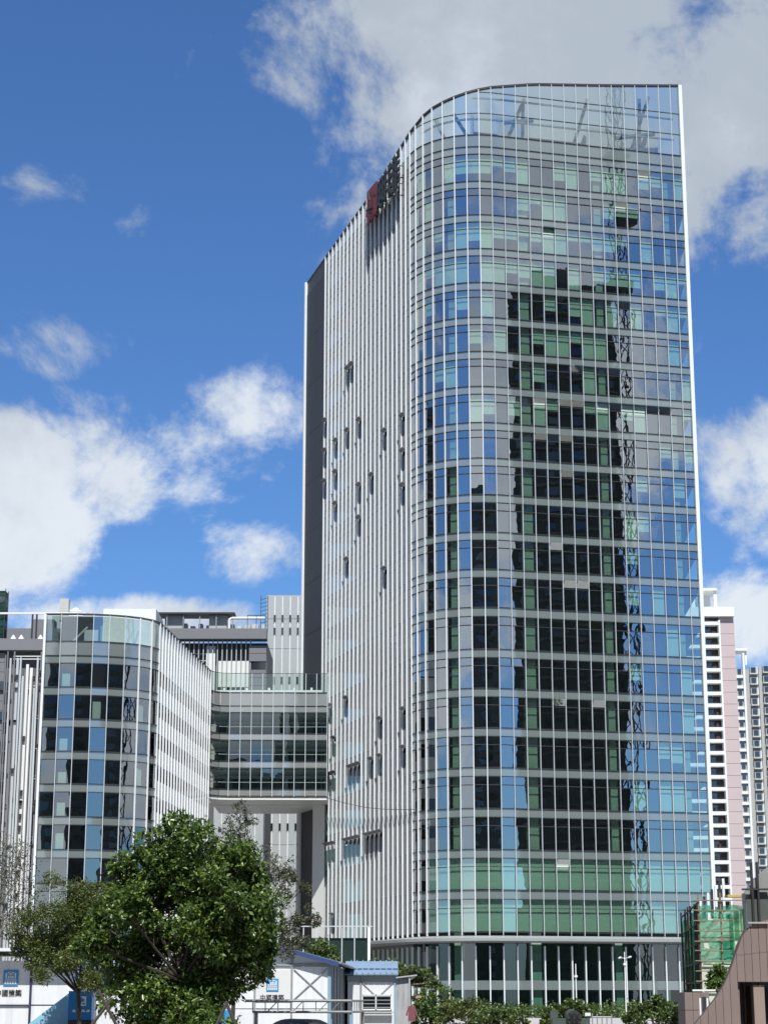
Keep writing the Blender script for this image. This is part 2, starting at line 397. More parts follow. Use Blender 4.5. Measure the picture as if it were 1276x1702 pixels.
# charcoal end wall (bays 45-50)
a, b = PATH[NF], pp(50.3); t, n = tn(NF); c = (a+b)/2; L = (b-a).length
q = MB(); q.slab([(a.x+n.x*.05, a.y+n.y*.05, 0), (b.x+n.x*.05, b.y+n.y*.05, 0), (b.x+n.x*.05, b.y+n.y*.05, pz(50.3)-.1), (a.x+n.x*.05, a.y+n.y*.05, pz(NF)-.1)], (-n.x*.6, -n.y*.6, 0))
q.build('end_wall', STEEL, tower)
for k in range(14):
    for u0, u1 in ((.01, .335), (.34, .66), (.665, .99)):
        z0 = 6.9*k; pa, pb = a+(b-a)*u0, a+(b-a)*u1; z1a, z1b = min(z0+6.86, pz(NF)-.15-.4*u0), min(z0+6.86, pz(NF)-.15-.4*u1)
        if z1b < z0+.2: continue
        q = MB(); q.slab([(pa.x+n.x*.12, pa.y+n.y*.12, z0), (pb.x+n.x*.12, pb.y+n.y*.12, z0), (pb.x+n.x*.12, pb.y+n.y*.12, z1b), (pa.x+n.x*.12, pa.y+n.y*.12, z1a)], (-n.x*.06, -n.y*.06, 0)); q.build('cladding_panel', ENDW, tower)
ubox('corner_trim', FINW, tower, fr((b.x+t.x*.15, b.y+t.y*.15, pz(50.3)/2), t, n, .35, .8, pz(50.3)))
# floors, core, columns
inner = [PATH[i]-nvert(i)*.45 for i in range(0, NF+1)]
backl = [Vector((16.5, 247)), Vector((37.0, 243))]
poly = [tuple(q) for q in inner]+[tuple(q) for q in backl]
poly = poly[::-1]
for k in range(1, 21):
    m = MB(); m.prism(poly, FZ[k]-hh(k-1)*.2, FZ[k]-.06); m.build('floor_slab', INT, tower)
m = MB(); m.prism(poly, TOPF-.5, TOPF+.2); m.build('roof_deck', GREYP, tower)
corein = [PATH[i]-nvert(i)*7.5 for i in (0, 4, 8, 12, 15, 17)]+[PATH[i]-nvert(i)*5.5 for i in (20, 24, 30, 38, 45)]
m = MB(); m.prism(([tuple(q) for q in corein]+[(15.5, 244), (35.5, 240)])[::-1], 0, TOPF+2.6); m.build('core_wall', mat('core_wall', (.11, .115, .11), .8, var=.15, scale=.5), tower)
for s, wd in ((13.48, 1.12), (7.35, .8), (1.6, .7), (19.5, .8)):
    p = pp(s); n = tn(int(s))[1]; t = tn(int(s))[0]
    ubox('column', INTW, tower, fr((p.x-n.x*1.0, p.y-n.y*1.0, 49), t, n, wd, .9, 98))
# blinds
nb = 0
for j in range(0, 24):
    t, n = tn(j); L = (PATH[j+1]-PATH[j]).length; c = (PATH[j]+PATH[j+1])/2
    for k in range(21):
        H = hh(k)
        pr = .96 if k in (0, 1) and j < 22 else (({20: .75, 18: .7, 17: .75}.get(k, .36)) if k >= 15 else (.28 if (k > 2 and j < 6) else .0))
        if k == 0 and j < 4: pr = .6
        if 13 <= k <= 14: pr = .25
        if rnd.random() > pr or nb >= 290: continue
        top = z1 = FZ[k]+H*.775; full = k < 2 or rnd.random() < .5
        zb = FZ[k]+(.12 if full else H*rnd.choice((.25, .35, .45)))
        nb += 1
        ubox('blind', BLIND, tower, fr((c.x-n.x*.28, c.y-n.y*.28, (top+zb)/2), t, n, L-.1, .03, top-zb))
# left face inner blinds: pale lining behind the fins
m = MB()
for j in range(24, NF):
    t, n = tn(j); L = (PATH[j+1]-PATH[j]).length; c = (PATH[j]+PATH[j+1])/2
    for k in range(21):
        if rnd.random() < .05:
            H = hh(k); zb = FZ[k]+H*rnd.choice((.1, .3, .45)); top = FZ[k]+H*.775
            m.cube(fr((c.x-n.x*.28, c.y-n.y*.28, (top+zb)/2), t, n, L-.1, .03, top-zb))
m.build('blinds', BLIND, tower, 'stuff')
# crown: raking struts, plant screens
for (s0, z0, s1, z1) in ((14.5, 99.0, 12.9, 105.3), (14.5, 102.2, 12.2, 102.6), (13.0, 99.0, 13.0, 105), (17.5, 99, 19.5, 103), (20.4, 99, 21.6, 103), (4.2, 99.0, 2.4, 107.4), (5.2, 101.8, 2.0, 102.6), (3.2, 98.8, 3.2, 107), (9, 99, 7.6, 106.2)):
    a = pp(s0)-tn(int(s0))[1]*2.2; b = pp(s1)-tn(int(s1))[1]*1.6
    m = MB(); m.tube((a.x, a.y, z0), (b.x, b.y, z1), .26, .26, 4); m.build('brace', mat('crown_steel', (.16, .17, .17), .5, .2), tower)
m = MB()
for s in np.arange(.5, 23.5, 1.0):
    a = pp(s)-tn(int(s))[1]*1.2; b = pp(s+1)-tn(int(s+1))[1]*1.2
    for z in (101.9, 104.6):
        if z < pz(s)-.6: m.tube((a.x, a.y, z), (b.x, b.y, z), .13, .13, 4)
m.build('crown_girt', MIDST, tower)
for (s0, s1, z0, z1) in ((1.5, 6.5, 99.2, 101.3), (7.2, 12.0, 101.6, 103.9), (14.6, 16.6, 101.6, 103.6), (10.5, 13.8, 98.9, 100.4)):
    p0 = pp(s0); p1 = pp(s1); n = tn(int(s0))[1]; t = tn(int(s0))[0]; c = (p0+p1)/2-n*4.2
    ubox('plant_screen', GREYP, tower, fr((c.x, c.y, (z0+z1)/2), t, n, (p1-p0).length, .3, z1-z0))
pr_in = [PATH[i]-nvert(i)*4.3 for i in (1, 6, 11, 15, 18)]
m = MB(); m.prism(([tuple(q) for q in pr_in]+[(14, 228), (31, 226)])[::-1], TOPF+.21, 104.0); m.build('plant_room', mat('plant_room_wall', (.34, .36, .36), .7, var=.1), tower)
# canopy over the lobby
m = MB(); prev = None
for s in np.arange(-.9, 33.6, .5):
    i = int(min(max(round(s), 0), 50)); p = pp(max(s, 0)) if s >= 0 else PATH[0]-tn(0)[0]*(-s*BAY)
    n = nvert(i) if abs(s-i) < .3 else tn(int(max(s, 0)))[1]
    out = 1.45 if s < 22 else 1.45+1.0*math.sin((s-22)/11.6*math.pi*.6)
    if s > 31: out *= max(.05, (33.6-s)/2.6)
    o_ = p+n*out; i_ = p+n*.02
    cur = [(i_.x, i_.y, 7.55), (o_.x, o_.y, 7.72), (o_.x, o_.y, 8.02), (i_.x, i_.y, 8.28)]
    if prev: m.add(prev+cur, [(0, 1, 5, 4), (1, 2, 6, 5), (2, 3, 7, 6)])
    prev = cur
m.build('canopy', mat('canopy_metal', (.36, .38, .38), .45, .2, var=.06), tower)
# lobby
gl, sp = MB(), MB()
for j in range(0, 34):
    t, n = tn(j); c = (PATH[j]+PATH[j+1])/2; L = (PATH[j+1]-PATH[j]).length
    for a, b, mm, nm in ((3.75, 7.5, LG, 'lobby_pane'), (2.78, 3.72, SP, 'lobby_spandrel'), (.1, 2.75, LG, 'lobby_pane')):
        ubox(nm, mm, tower, fr((c.x-n.x*.06, c.y-n.y*.06, (a+b)/2), t, n, L-.13, .03, b-a, rnd.gauss(0, .003), rnd.gauss(0, .003)))
m = MB()
for k in range(7):
    a = pp(24+k*1.2)-tn(25)[1]*1.5; m.tube((a.x, a.y, 2.5), (a.x+rnd.uniform(-.6, .6), a.y+rnd.uniform(-1, 1), 7.4), .12, .12, 5)
m.build('lobby_brace', ALU, tower)
m = MB()
for j in range(0, 5): 
    p = pp(j+.5)-tn(j)[1]*1.6; m.cube(fr((p.x, p.y, 2.5), tn(j)[0], tn(j)[1], .5, .4, 3.4))
m.build('lobby_panel', INTW, tower)
# roof planting behind the crown
def leaves(clumps, leaf=(.13, .07), seed=1, up=.5, spread=.25):
    """clumps: (centre, (rx,ry,rz), twigs, leaves per twig) -> vertex / face arrays, each leaf two folded faces"""
    r = np.random.RandomState(seed); P = []; A = []; 
    for c, rad, nt_, nl in clumps:
        u = r.normal(size=(nt_, 3)); u /= np.linalg.norm(u, axis=1)[:, None]; 
        rr = r.uniform(.35, 1, nt_)**.6
        tw = np.array(c)+u*rr[:, None]*np.array(rad)*(1+.18*r.normal(size=(nt_, 1)))
        tw = np.repeat(tw, nl, 0); uu = np.repeat(u, nl, 0)
        off = r.normal(size=tw.shape)*spread*np.mean(rad)*.5
        P.append(tw+off); A.append(uu*.6+r.normal(size=tw.shape)*.7+np.array([0, 0, -.15]))
    P = np.concatenate(P); A = np.concatenate(A); A /= np.linalg.norm(A, axis=1)[:, None]
    N = r.normal(size=P.shape)*(1-up)+np.array([0, -.25, 1.])*up
    S = np.cross(A, N); S /= np.linalg.norm(S, axis=1)[:, None]+1e-9; N = np.cross(S, A)
    k = r.uniform(.65, 1.3, (len(P), 1)); l, wd = leaf
    v = np.stack([P, P+A*l*.5*k+S*wd*.5*k+N*wd*.22*k, P+A*l*k-N*l*.08*k, P+A*l*.5*k-S*wd*.5*k+N*wd*.22*k], 1).reshape(-1, 3)
    f = np.arange(len(P))[:, None]*4
    return v, np.concatenate([f+np.array([0, 1, 2]), f+np.array([0, 2, 3])], 0)
def leafmesh(name, m, clumps, parent=None, loc=None, kind=None, **kw):
    v, f = leaves(clumps, **kw); me = bpy.data.meshes.new(name)
    if parent is None and loc is not None: v = v-np.array(loc)
    me.vertices.add(len(v)); me.vertices.foreach_set('co', v.astype(np.float32).ravel())
    me.loops.add(len(f)*3); me.loops.foreach_set('vertex_index', f.astype(np.int32).ravel())
    me.polygons.add(len(f)); me.polygons.foreach_set('loop_start', np.arange(0, len(f)*3, 3, dtype=np.int32))
    me.update(); me.validate(); me.materials.append(m)
    M = Matrix.Translation(loc) if (parent is None and loc is not None) else Matrix.Identity(4)
    o = place(bpy.data.objects.new(name, me), parent, M)
    if kind: o['kind'] = kind
    return o
LF_DARK = leafmat('leaf_dark', (.035, .075, .014), (.095, .165, .03), (.26, .35, .085), .3, .32)
LF_OLIVE = leafmat('leaf_olive', (.055, .08, .018), (.10, .14, .03), (.21, .24, .06), .45)
LF_GREY = leafmat('leaf_grey', (.05, .06, .03), (.09, .10, .05), (.17, .17, .10), .45)
LF_MID = leafmat('leaf_mid', (.05, .085, .022), (.09, .14, .035), (.20, .24, .08), .38)
cl = []
for s in np.arange(1, 23, .6):
    p = pp(s)-tn(int(s))[1]*1.3; cl.append(((p.x, p.y, 98.5+rnd.uniform(.2, .7)), (.5, .4, .5), 14, 5))
o = leafmesh('roof_shrubs', LF_DARK, cl, leaf=(.3, .18), seed=5, loc=(16, 205, 98.2), kind='stuff'); tag(o, 'low dark shrubs planted on the roof behind the crown glass', 'shrubs')

# ---- sign on the left face
def facept(s, z, out): 
    out *= .6; p = pp(s); n = tn(int(s))[1]; return Vector((p.x+n.x*out, p.y+n.y*out, z))
sg = thing('roof_sign', facept(29, 95.6, 1.0), 'red square emblem and black characters high on the finned side', 'sign')
RED = mat('sign_red', (.20, .016, .02), .5, var=.08); BLK = mat('sign_black', (.018, .02, .02), .5, var=.1)
t, n = tn(30)
def fbox(mb, s0, s1, z0, z1, out=1.0, th=.22):
    a, b = facept(s0, z0, out), facept(s1, z0, out); c = (a+b)/2; mb.cube(fr((c.x, c.y, (z0+z1)/2), t, n, (a-b).length, th, abs(z1-z0)))
def fline(mb, s0, z0, s1, z1, wd=.3, out=1.0):
    a, b = facept(s0, z0, out), facept(s1, z1, out); d = (b-a).normalized(); e = Vector((n.x, n.y, 0)).cross(d)*wd/2; nn_ = Vector((n.x, n.y, 0))*.2
    mb.slab([a-e, b-e, b+e, a+e], nn_)
m = MB()
for s0, z0, s1, z1, wd in ((32.7, 99.0, 30.4, 99.0, 2.2), (32.7, 97.8, 31.7, 97.0, 2.0), (31.7, 97.6, 30.4, 97.4, 1.9), (32.7, 96.6, 32.0, 96.6, 1.9), (31.9, 96.4, 30.5, 96.6, 1.4), (32.6, 98.2, 30.6, 96.6, 1.5)):
    fline(m, s0, z0, s1, z1, wd, 1.0+.01*len(m.v)/8)
m.build('emblem', RED, sg)
m = MB()
for s0, z0, s1, z1 in ((32.0, 99.6, 31.6, 98.3), (31.3, 98.9, 30.6, 98.2), (32.4, 97.4, 31.2, 97.0), (31.9, 96.9, 31.2, 95.9)): fline(m, s0, z0, s1, z1, .13, 1.55)
m.build('emblem_cut', BLK, sg)
for base in (27.95, 25.15):
    m = MB(); first = base > 26
    if first:
        for z in (99.6, 98.5, 97.3): fline(m, base+2.3, z-.2, base+.1, z+.1, .34, 1.0+.01*z-.97)
        for s in (2.1, 1.5, .9, .3): fline(m, base+s, 99.9-s*.25, base+s+.12, 96.0, .42, 1.08+.02*s)
        fline(m, base+2.2, 96.9, base+.9, 95.8, .4, 1.2); fline(m, base+1.4, 97.2, base+.1, 96.2, .4, 1.22)
    else:
        for z in (99.9, 99.1, 98.2, 97.4, 96.8): fline(m, base+1.4, z, base+.0, z+.05, .36, 1.0+.01*(z-95))
        for s in (2.3, 1.35, .75): fline(m, base+s, 100.1, base+s-.05, 95.9, .48, 1.1+.02*s)
        for z in (99.5, 98.4, 97.0): fline(m, base+2.5, z-.3, base+1.4, z+.2, .4, 1.16)
        fline(m, base+2.4, 97.6, base+1.5, 95.8, .4, 1.2)
    m.build('character', BLK, sg)
m = MB()
for s in np.arange(25.5, 32.6, .8):
    for z in (96.5, 98.8): m.tube(facept(s, z, -.0), facept(s, z, 1.0), .05, .05, 4)
m.build('sign_bracket', STEEL, sg)

# ================================================================== CURVED GLASS BLOCK (left)
blk = thing('glass_block', (-30, 200, 0), 'lower office block with curved glass front and white finned side, left of the tower', 'office building')
BP = [Vector((-35.2, 195.2))]
for a in (0, -1, 7, 14, 21, 32, 48, 66): BP.append(BP[-1]+Vector((math.cos(R(a)), math.sin(R(a))))*1.66)
NC = len(BP)-1
for k in range(19): BP.append(BP[-1]+Vector((math.sin(R(5.0)), math.cos(R(5.0))))*1.62)
def btn(i):
    t = (BP[i+1]-BP[i]).normalized(); return t, Vector((t.y, -t.x))
def bnv(i):
    if i <= 0: return btn(0)[1]
    if i >= len(BP)-1: return btn(len(BP)-2)[1]
    return (btn(i-1)[1]+btn(i)[1]).normalized()
ZR = 40.7; WB = [33.1-3.32*k for k in range(10)]
for j in range(NC):
    t, n = btn(j); L = (BP[j+1]-BP[j]).length; c = (BP[j]+BP[j+1])/2
    def pane(nm, mm, z0, z1, tl=1.):
        ubox(nm, mm, blk, fr((c.x-n.x*.05, c.y-n.y*.05, (z0+z1)/2), t, n, L-.08, .03, z1-z0-.06, rnd.gauss(0, .003)*tl, rnd.gauss(0, .005)*tl))
    pane('window', BG_, 37.9, ZR-.1); pane('spandrel', BSP, 36.4, 37.9, .5); pane('spandrel', BSP, 35.58, 36.4, .5)
    for k, z in enumerate(WB):
        pane('window', BG_, z, z+2.48)
        pane('spandrel', BSP, z-.84, z, .5)
m = MB()
for j in range(NC):
    t, n = btn(j); L = (BP[j+1]-BP[j]).length; c = (BP[j]+BP[j+1])/2
    for z in [37.9, 36.4, 35.58]+WB+[z-.84 for z in WB]: m.cube(fr((c.x+n.x*.01, c.y+n.y*.01, z), t, n, L-.02, .08, .07))
m.build('glazing_rail', STEEL, blk, 'stuff')
for i in range(len(BP)):
    n = bnv(i); t = Vector((-n.y, n.x)); p = BP[i]
    dep = .16 if i < NC-2 else .17; wd = .065 if i < NC-2 else .12
    if i == 0: wd = .24; dep = .35
    ubox('mullion' if i < NC-1 else 'fin', MULL if 0 < i < NC-2 else FINW, blk, fr((p.x+n.x*(dep/2-.02), p.y+n.y*(dep/2-.02), ZR/2), t, n, wd, dep, ZR))
for j in range(NC, len(BP)-1):
    t, n = btn(j); L = (BP[j+1]-BP[j]).length; c = (BP[j]+BP[j+1])/2
    def bit(nm, mm, z0, z1, off):
        ubox(nm, mm, blk, fr((c.x+n.x*off, c.y+n.y*off, (z0+z1)/2), t, n, L-.04, .06, z1-z0-.02))
    zt = 35.7; bit('side_panel', WHITE, zt, ZR-.15, -.06)
    for k in range(10):
        bit('side_window', DWIN, zt-1.62, zt, -.12); bit('side_panel', WHITE, zt-3.32, zt-1.62, -.06); zt -= 3.32
cap = MB()
for j in range(len(BP)-1):
    t, n = btn(j); L = (BP[j+1]-BP[j]).length; c = (BP[j]+BP[j+1])/2
    cap.cube(fr((c.x-n.x*.1, c.y-n.y*.1, ZR+.05), t, n, L+.05, .4, .14))
cap.build('parapet_cap', STEEL, blk)
bpoly = [tuple(p-bnv(i)*.4) for i, p in enumerate(BP)]+[(-35.0, 232)]
for k, z in enumerate(WB):
    m = MB(); m.prism(bpoly, z-.8, z-.05); m.build('floor_slab', INT, blk)
m = MB(); m.prism(bpoly, 36.6, 37.3); m.build('roof_deck', GREYP, blk)
m = MB(); m.prism([(-34.5, 201.5), (-28.5, 201.5), (-26.6, 207), (-24.3, 231), (-34.5, 231)], 0, 36.6); m.build('core_wall', MATS['core_wall'], blk)
ubox('side_wall', CONC, blk, ax((-35.35, 214, 20.2), .3, 36, 40.4))
for j, k, f0 in ((1, 0, .4), (1, 2, .45), (1, 3, .5), (1, 4, .4), (1, 5, .3), (3, 1, .2), (6, 3, .2), (5, 6, .3), (1, 7, .2), (6, 1, .2)):
    t, n = btn(j); L = (BP[j+1]-BP[j]).length; c = (BP[j]+BP[j+1])/2; z = WB[k]
    ubox('blind', BLIND, blk, fr((c.x-n.x*.3-t.x*L*.1, c.y-n.y*.3-t.y*L*.1, z+.1+(2.2*(1-f0))/2), t, n, L*.5, .03, 2.2*(1-f0)))
    ubox('blind_rail', STEEL, blk, fr((c.x-n.x*.32, c.y-n.y*.32, z+1.35), t, n, L-.1, .05, .1))
m = MB(); m.box((-27.55, 206.5, 40.1), 5.7, 7, 5.6); m.build('stair_head', WHITE, blk)
ubox('plant_wall', STEEL, blk, ax((-32.6, 203.5, 39.6), 4.6, .4, 4.9))
ubox('plant_wall', GREYP, blk, ax((-31.6, 203.0, 39.9), 1.5, .3, 1.3))
m = MB(); m.tube((-34, 199, 37.4), (-31.5, 199.5, 40.2), .12, .12, 4); m.tube((-30, 199.5, 37.4), (-30, 199.5, 40.3), .12, .12, 4); m.tube((-27, 201, 37.4), (-26.4, 202, 40.3), .12, .12, 4); m.build('brace', MIDST, blk)

# ================================================================== LINK BRIDGE
br = thing('link_bridge', (-14, 238, 25.5), 'glazed link bridge joining the left block to the tower', 'bridge')
e = BP[-1]
RP = [Vector(e), Vector((e.x+.35, e.y+1.0)), Vector((e.x+1.15, e.y+1.75)), Vector((e.x+2.3, e.y+2.1))]
x1 = -6.95; nb_ = 9
for k in range(1, nb_+1): RP.append(Vector((RP[3].x+(x1-RP[3].x)*k/nb_, RP[3].y+.25*k/nb_)))
FB = [25.75, 29.15, 32.55, 35.95]
BRS = glossy_panel('bridge_spandrel', (.30, .32, .31), .22)
back = mat('corridor_wall', (.42, .38, .35), .8, var=.12, scale=.7)
for j in range(len(RP)-1):
    a, b = RP[j], RP[j+1]; t = (b-a).normalized(); n = Vector((t.y, -t.x)); L = (b-a).length; c = (a+b)/2
    def pane(nm, mm, z0, z1):
        ubox(nm, mm, br, fr((c.x, c.y, (z0+z1)/2), t, n, L-.06, .03, z1-z0-.05, rnd.gauss(0, .003), rnd.gauss(0, .004)))
    for z in FB[:3]:
        pane('spandrel', BRS, z, z+.85); pane('window', RG, z+.85, z+3.4)
    pane('spandrel', BRS, 35.95, 36.85); pane('spandrel', BRS, 36.85, 38.45); pane('window', RG, 38.45, 40.75)
    for z in FB: 
        ubox('guard_rail', ALU, br, fr((c.x-n.x*.6, c.y-n.y*.6, z+1.75), t, n, L, .06, .08)) if z < 33 else None
for i, p in enumerate(RP[1:], 1):
    if i < 3: continue
    ubox('mullion', MULL, br, ax((p.x, p.y-.07, 33.25), .08, .14, 15.1))
m = MB()
for j in range(len(RP)-1):
    a, b = RP[j], RP[j+1]; t = (b-a).normalized(); n = Vector((t.y, -t.x)); L = (b-a).length; c = (a+b)/2
    for z in FB+[q+.85 for q in FB]+[38.45, 40.8]: m.cube(fr((c.x+n.x*.05, c.y+n.y*.05, z), t, n, L+.02, .1, .13 if z in FB else .06))
m.build('glazing_rail', STEEL, br, 'stuff')
rpoly = [tuple(p+Vector((.02, .15))) for p in RP]+[(x1+.1, 250), (e.x-.2, 250)]
for z in FB:
    m = MB(); m.prism(rpoly, z-.25, z+.0 if z > 26 else z-.02); m.build('floor_slab', GREYP, br)
m = MB(); m.prism([(p[0], p[1]-.3) for p in rpoly[:-2]]+rpoly[-2:], 25.3, 25.49); m.build('soffit', WHITE, br)
m = MB(); m.box((-14.3, 245, 38.1), 15, 9.6, .3); m.build('roof_deck', GREYP, br)
for k in range(8):
    for y0 in (239.2, 242.9, 246.6): ubox('soffit_panel', WHITE, br, ax((-20.9+k*1.82+.9, y0+1.6, 25.27), 1.78, 3.6, .04))
for z in FB[:3]:
    ubox('back_wall', back, br, ax((-14.4, 241.4, z+1.6), 15, .2, 3.1))
    ubox('ceiling_beam', WHITE, br, ax((-14.2, 239.2, z+3.0), 14, .3, .32))
    for k in range(7):
        xx = -20.6+k*2.05+rnd.uniform(-.2, .2)
        if k % 3 == 1: ubox('door', mat('bridge_door', (.03, .028, .027), .5), br, ax((xx, 241.2, z+2.0), 1.2, .14, 1.9))
        else: ubox('wall_panel', mat('bridge_panel', (.36, .33, .30), .7, var=.2) if k % 2 else mat('bridge_panel_dark', (.12, .11, .10), .7), br, ax((xx, 241.2, z+1.7), 1.1, .14, 2.6))
    for xx in (-19.6, -12.2): ubox('post', WHITE, br, ax((xx, 239.6, z+1.6), .38, .38, 3.0))
# terrace kit behind the bridge's top glazing
for xx in (-20.3, -17.4, -14.6, -11.4, -9.2): ubox('terrace_post', WHITE, br, ax((xx, 240.5, 39.3), .28, .25, 1.9))
for z in (39.75, 38.6): ubox('terrace_rail', WHITE, br, ax((-14.6, 240.2, z), 13.4, .15, .3))
pier = thing('bridge_pier', (-7.6, 243, 0), 'white concrete pier under the bridge against the tower', 'pier')
m = MB(); m.prism([(-8.9, 240.3), (-7.35, 238.6), (-7.35, 247), (-8.9, 248)], 0, 25.28); m.build('shaft', WHITE, pier)
ubox('plinth', CONC, pier, ax((-8.1, 243.5, .5), 2.4, 9, 1.0))

# ================================================================== PANELLED TOWER behind the bridge
pt = thing('panelled_service_tower', (-13, 291, 0), 'pale grey panelled block with narrow slot windows behind the bridge', 'building')
ubox('wall', mat('panel_back', (.28, .30, .31), .6, var=.05), pt, ax((-12.3, 296, 31.4), 11.9, 9, 62.8))
zs = [2, 9.5, 17, 24.5, 32, 39.5, 47, 54.5, 59.2, 63.0]
xs = [-18.25, -16.95, -15.75, -14.55, -13.35, -12.15, -10.95, -9.75, -8.55, -7.35]
for i in range(len(xs)-1):
    for k in range(len(zs)-1):
        ubox('panel', GREYP, pt, ax(((xs[i]+xs[i+1])/2, 291.35, (zs[k]+zs[k+1])/2), xs[i+1]-xs[i]-.07, .25, zs[k+1]-zs[k]-.06))
for i in range(1, len(xs)-1):
    ubox('joint_strip', WHITE, pt, ax((xs[i], 291.2, 31.4), .15, .2, 62.7))
    for z in (59.3, 57.3, 49.6, 42.2, 34.7, 27.2, 19.7, 12.2): ubox('slot_window', DWIN, pt, ax((xs[i], 291.05, z), .32, .16, .95))
pt2 = thing('panelled_podium', (-20.5, 271, 0), 'grey panelled podium wall seen through under the bridge', 'wall')
for k in range(6):
    for z0, z1 in ((0, 7.4), (7.5, 15), (15.1, 29)):
        ubox('panel', GREYP, pt2, ax((-24.0+k*1.18+.6, 270.8, (z0+z1)/2), 1.1, .3, z1-z0-.06))
    if k: ubox('joint_strip', WHITE, pt2, ax((-24.0+k*1.18, 270.75, 14.5), .1, .4, 29))

# ================================================================== DARK LOUVRED BUILDING behind
lb = thing('grey_louvred_building', (-35, 272, 0), 'long grey building with upright louvre slats and rooftop plant', 'building')
ubox('wall', mat('louvre_back', (.12, .125, .13), .7, var=.1), lb, ax((-40, 280, 26), 46.2, 14, 52))
xa, xb = -57, -16.9
ubox('roof_band', DGREY, lb, ax(((xa+xb)/2, 271.9, 53.0), xb-xa, 2.4, 1.5))
for k in range(40):
    xx = xb-.35-2.0-k*.68
    if xx < -46: break
    ubox('louvre', GREYP, lb, ax((xx, 271.8, 47.3), .15, .35, 9.8))
for xx, wd in ((-32.5, .95), (-25.0, .95)): ubox('shaft_cover', WHITE, lb, ax((xx, 272.2, 46.4), wd+.35, .5, 10))
for x0_, x1_, z0, z1, mm in ((-31.6, -25.7, 46.0, 48.2, WHITE), (-23.9, -19.5, 45.5, 49.3, WHITE), (-31.6, -25.7, 42.6, 45.4, WHITE), (-23.9, -19.5, 41.5, 44.6, WHITE), (-38, -33, 42.6, 46.5, WHITE)):
    ubox('infill_panel', mm, lb, ax(((x0_+x1_)/2, 272.6, (z0+z1)/2), x1_-x0_, .3, z1-z0))
for z in (49.3, 50.3): ubox('shade_rail', ALU, lb, ax((-28.7, 272.3, z), 6, .2, .12))
for k in range(9): ubox('cladding_board', DGREY, lb, ax((-18.2, 271.7, 41.4+k*1.18), 2.5, .4, 1.12)) if k not in (6,) else ubox('window', DWIN, lb, ax((-18.2, 271.8, 41.4+k*1.18), 2.5, .3, 1.12))
# rooftop plant
rp = [(-37.5, 2.0, 1.5), (-30.8, 2.6, 2.3), (-24.3, 2.6, 2.3)]
for xx, sx, sz in rp: ubox('air_handler', GREYP, lb, ax((xx, 276, 53.9+sz/2), sx, 2.6, sz+1.0))
ubox('plant_canopy', STEEL, lb, ax((-29.5, 275.5, 56.6), 15.4, 3.6, .28))
for xx in np.arange(-36.5, -22, 2.4): ubox('canopy_post', MIDST, lb, ax((xx, 274, 55.2), .14, .14, 2.9))
m = MB()
for xx in np.arange(-35, -17.5, 1.15): m.box((xx, 276.5, 54.3+rnd.uniform(0, .5)), rnd.uniform(.5, .95), 1.4, 1.4)
m.build('plant_units', mat('plant_unit', (.60, .60, .57), .6, var=.25), lb, 'stuff')
m = MB(); z = 55.9
m.path([Vector((-22.6, 274, 53.8)), Vector((-22.6, 274, z-.25)), Vector((-22.2, 274, z)), Vector((-17.6, 274, z)), Vector((-17.4, 274, z))], [.2]*5, 8); m.build('duct', WHITE, lb, smooth=False)
m = MB()
for xx in (-19.9, -18.6, -17.3): m.tube((xx, 273.4, 53.8), (xx, 273.4, 56.2), .06, .06, 4)
m.tube((-19.9, 273.4, 56.2), (-17.3, 273.4, 56.2), .06, .06, 4); m.build('pipe_frame', STEEL, lb)
ubox('chimney', CONC, lb, ax(at(108, 1012, 273)+Vector((0, 0, -.2)), 1.3, 1.3, 3.2))
m = MB(); p = at(126, 1024, 274); 
for k in range(6): m.tube((p.x, p.y, p.z-1.2+.4*k), (p.x, p.y, p.z-.8+.4*k), 1.5*math.sqrt(max(.02, 1-(k/6)**2)), 1.5*math.sqrt(max(.02, 1-((k+1)/6)**2)), 12)
m.build('water_tank', WHITE, lb, smooth=True)
tg = thing('netted_tower', at(6, 1030, 262), 'green netted hoist mast standing on the roof at far left', 'scaffold')
NET = netmat('green_net_dark', (.03, .10, .07), .8)
p = at(4, 1060, 262); m = MB(); m.box((p.x-.6, p.y, p.z+3.3), 1.9, 1.9, 6.4); m.build('net', NET, tg)
m = MB()
for dx in (-1.6, .4):
    for dy in (-1., 1.): m.tube((p.x+dx, p.y+dy, p.z-3), (p.x+dx, p.y+dy, p.z+6.8), .07, .07, 4)
for k in range(6): m.tube((p.x-1.6, p.y-1, p.z+k*1.1), (p.x+.4, p.y-1, p.z+k*1.1+.5), .05, .05, 4)
m.build('frame', STEEL, tg)
tg2 = thing('roof_ladder_frame', at(441, 1040, 283), 'thin green steel ladder frame beside the pale panelled block', 'scaffold')
p0 = at(441, 1040, 283)
m = MB()
for dx in (-.7, .35): m.tube((p0.x+dx, p0.y, p0.z-1), (p0.x+dx, p0.y, p0.z+4.6), .07, .07, 4)
for k in range(9): m.tube((p0.x-.7, p0.y, p0.z-.8+k*.6), (p0.x+.35, p0.y, p0.z-.5+k*.6), .05, .05, 4)
m.build('frame', mat('green_steel', (.03, .09, .06), .6), tg2)

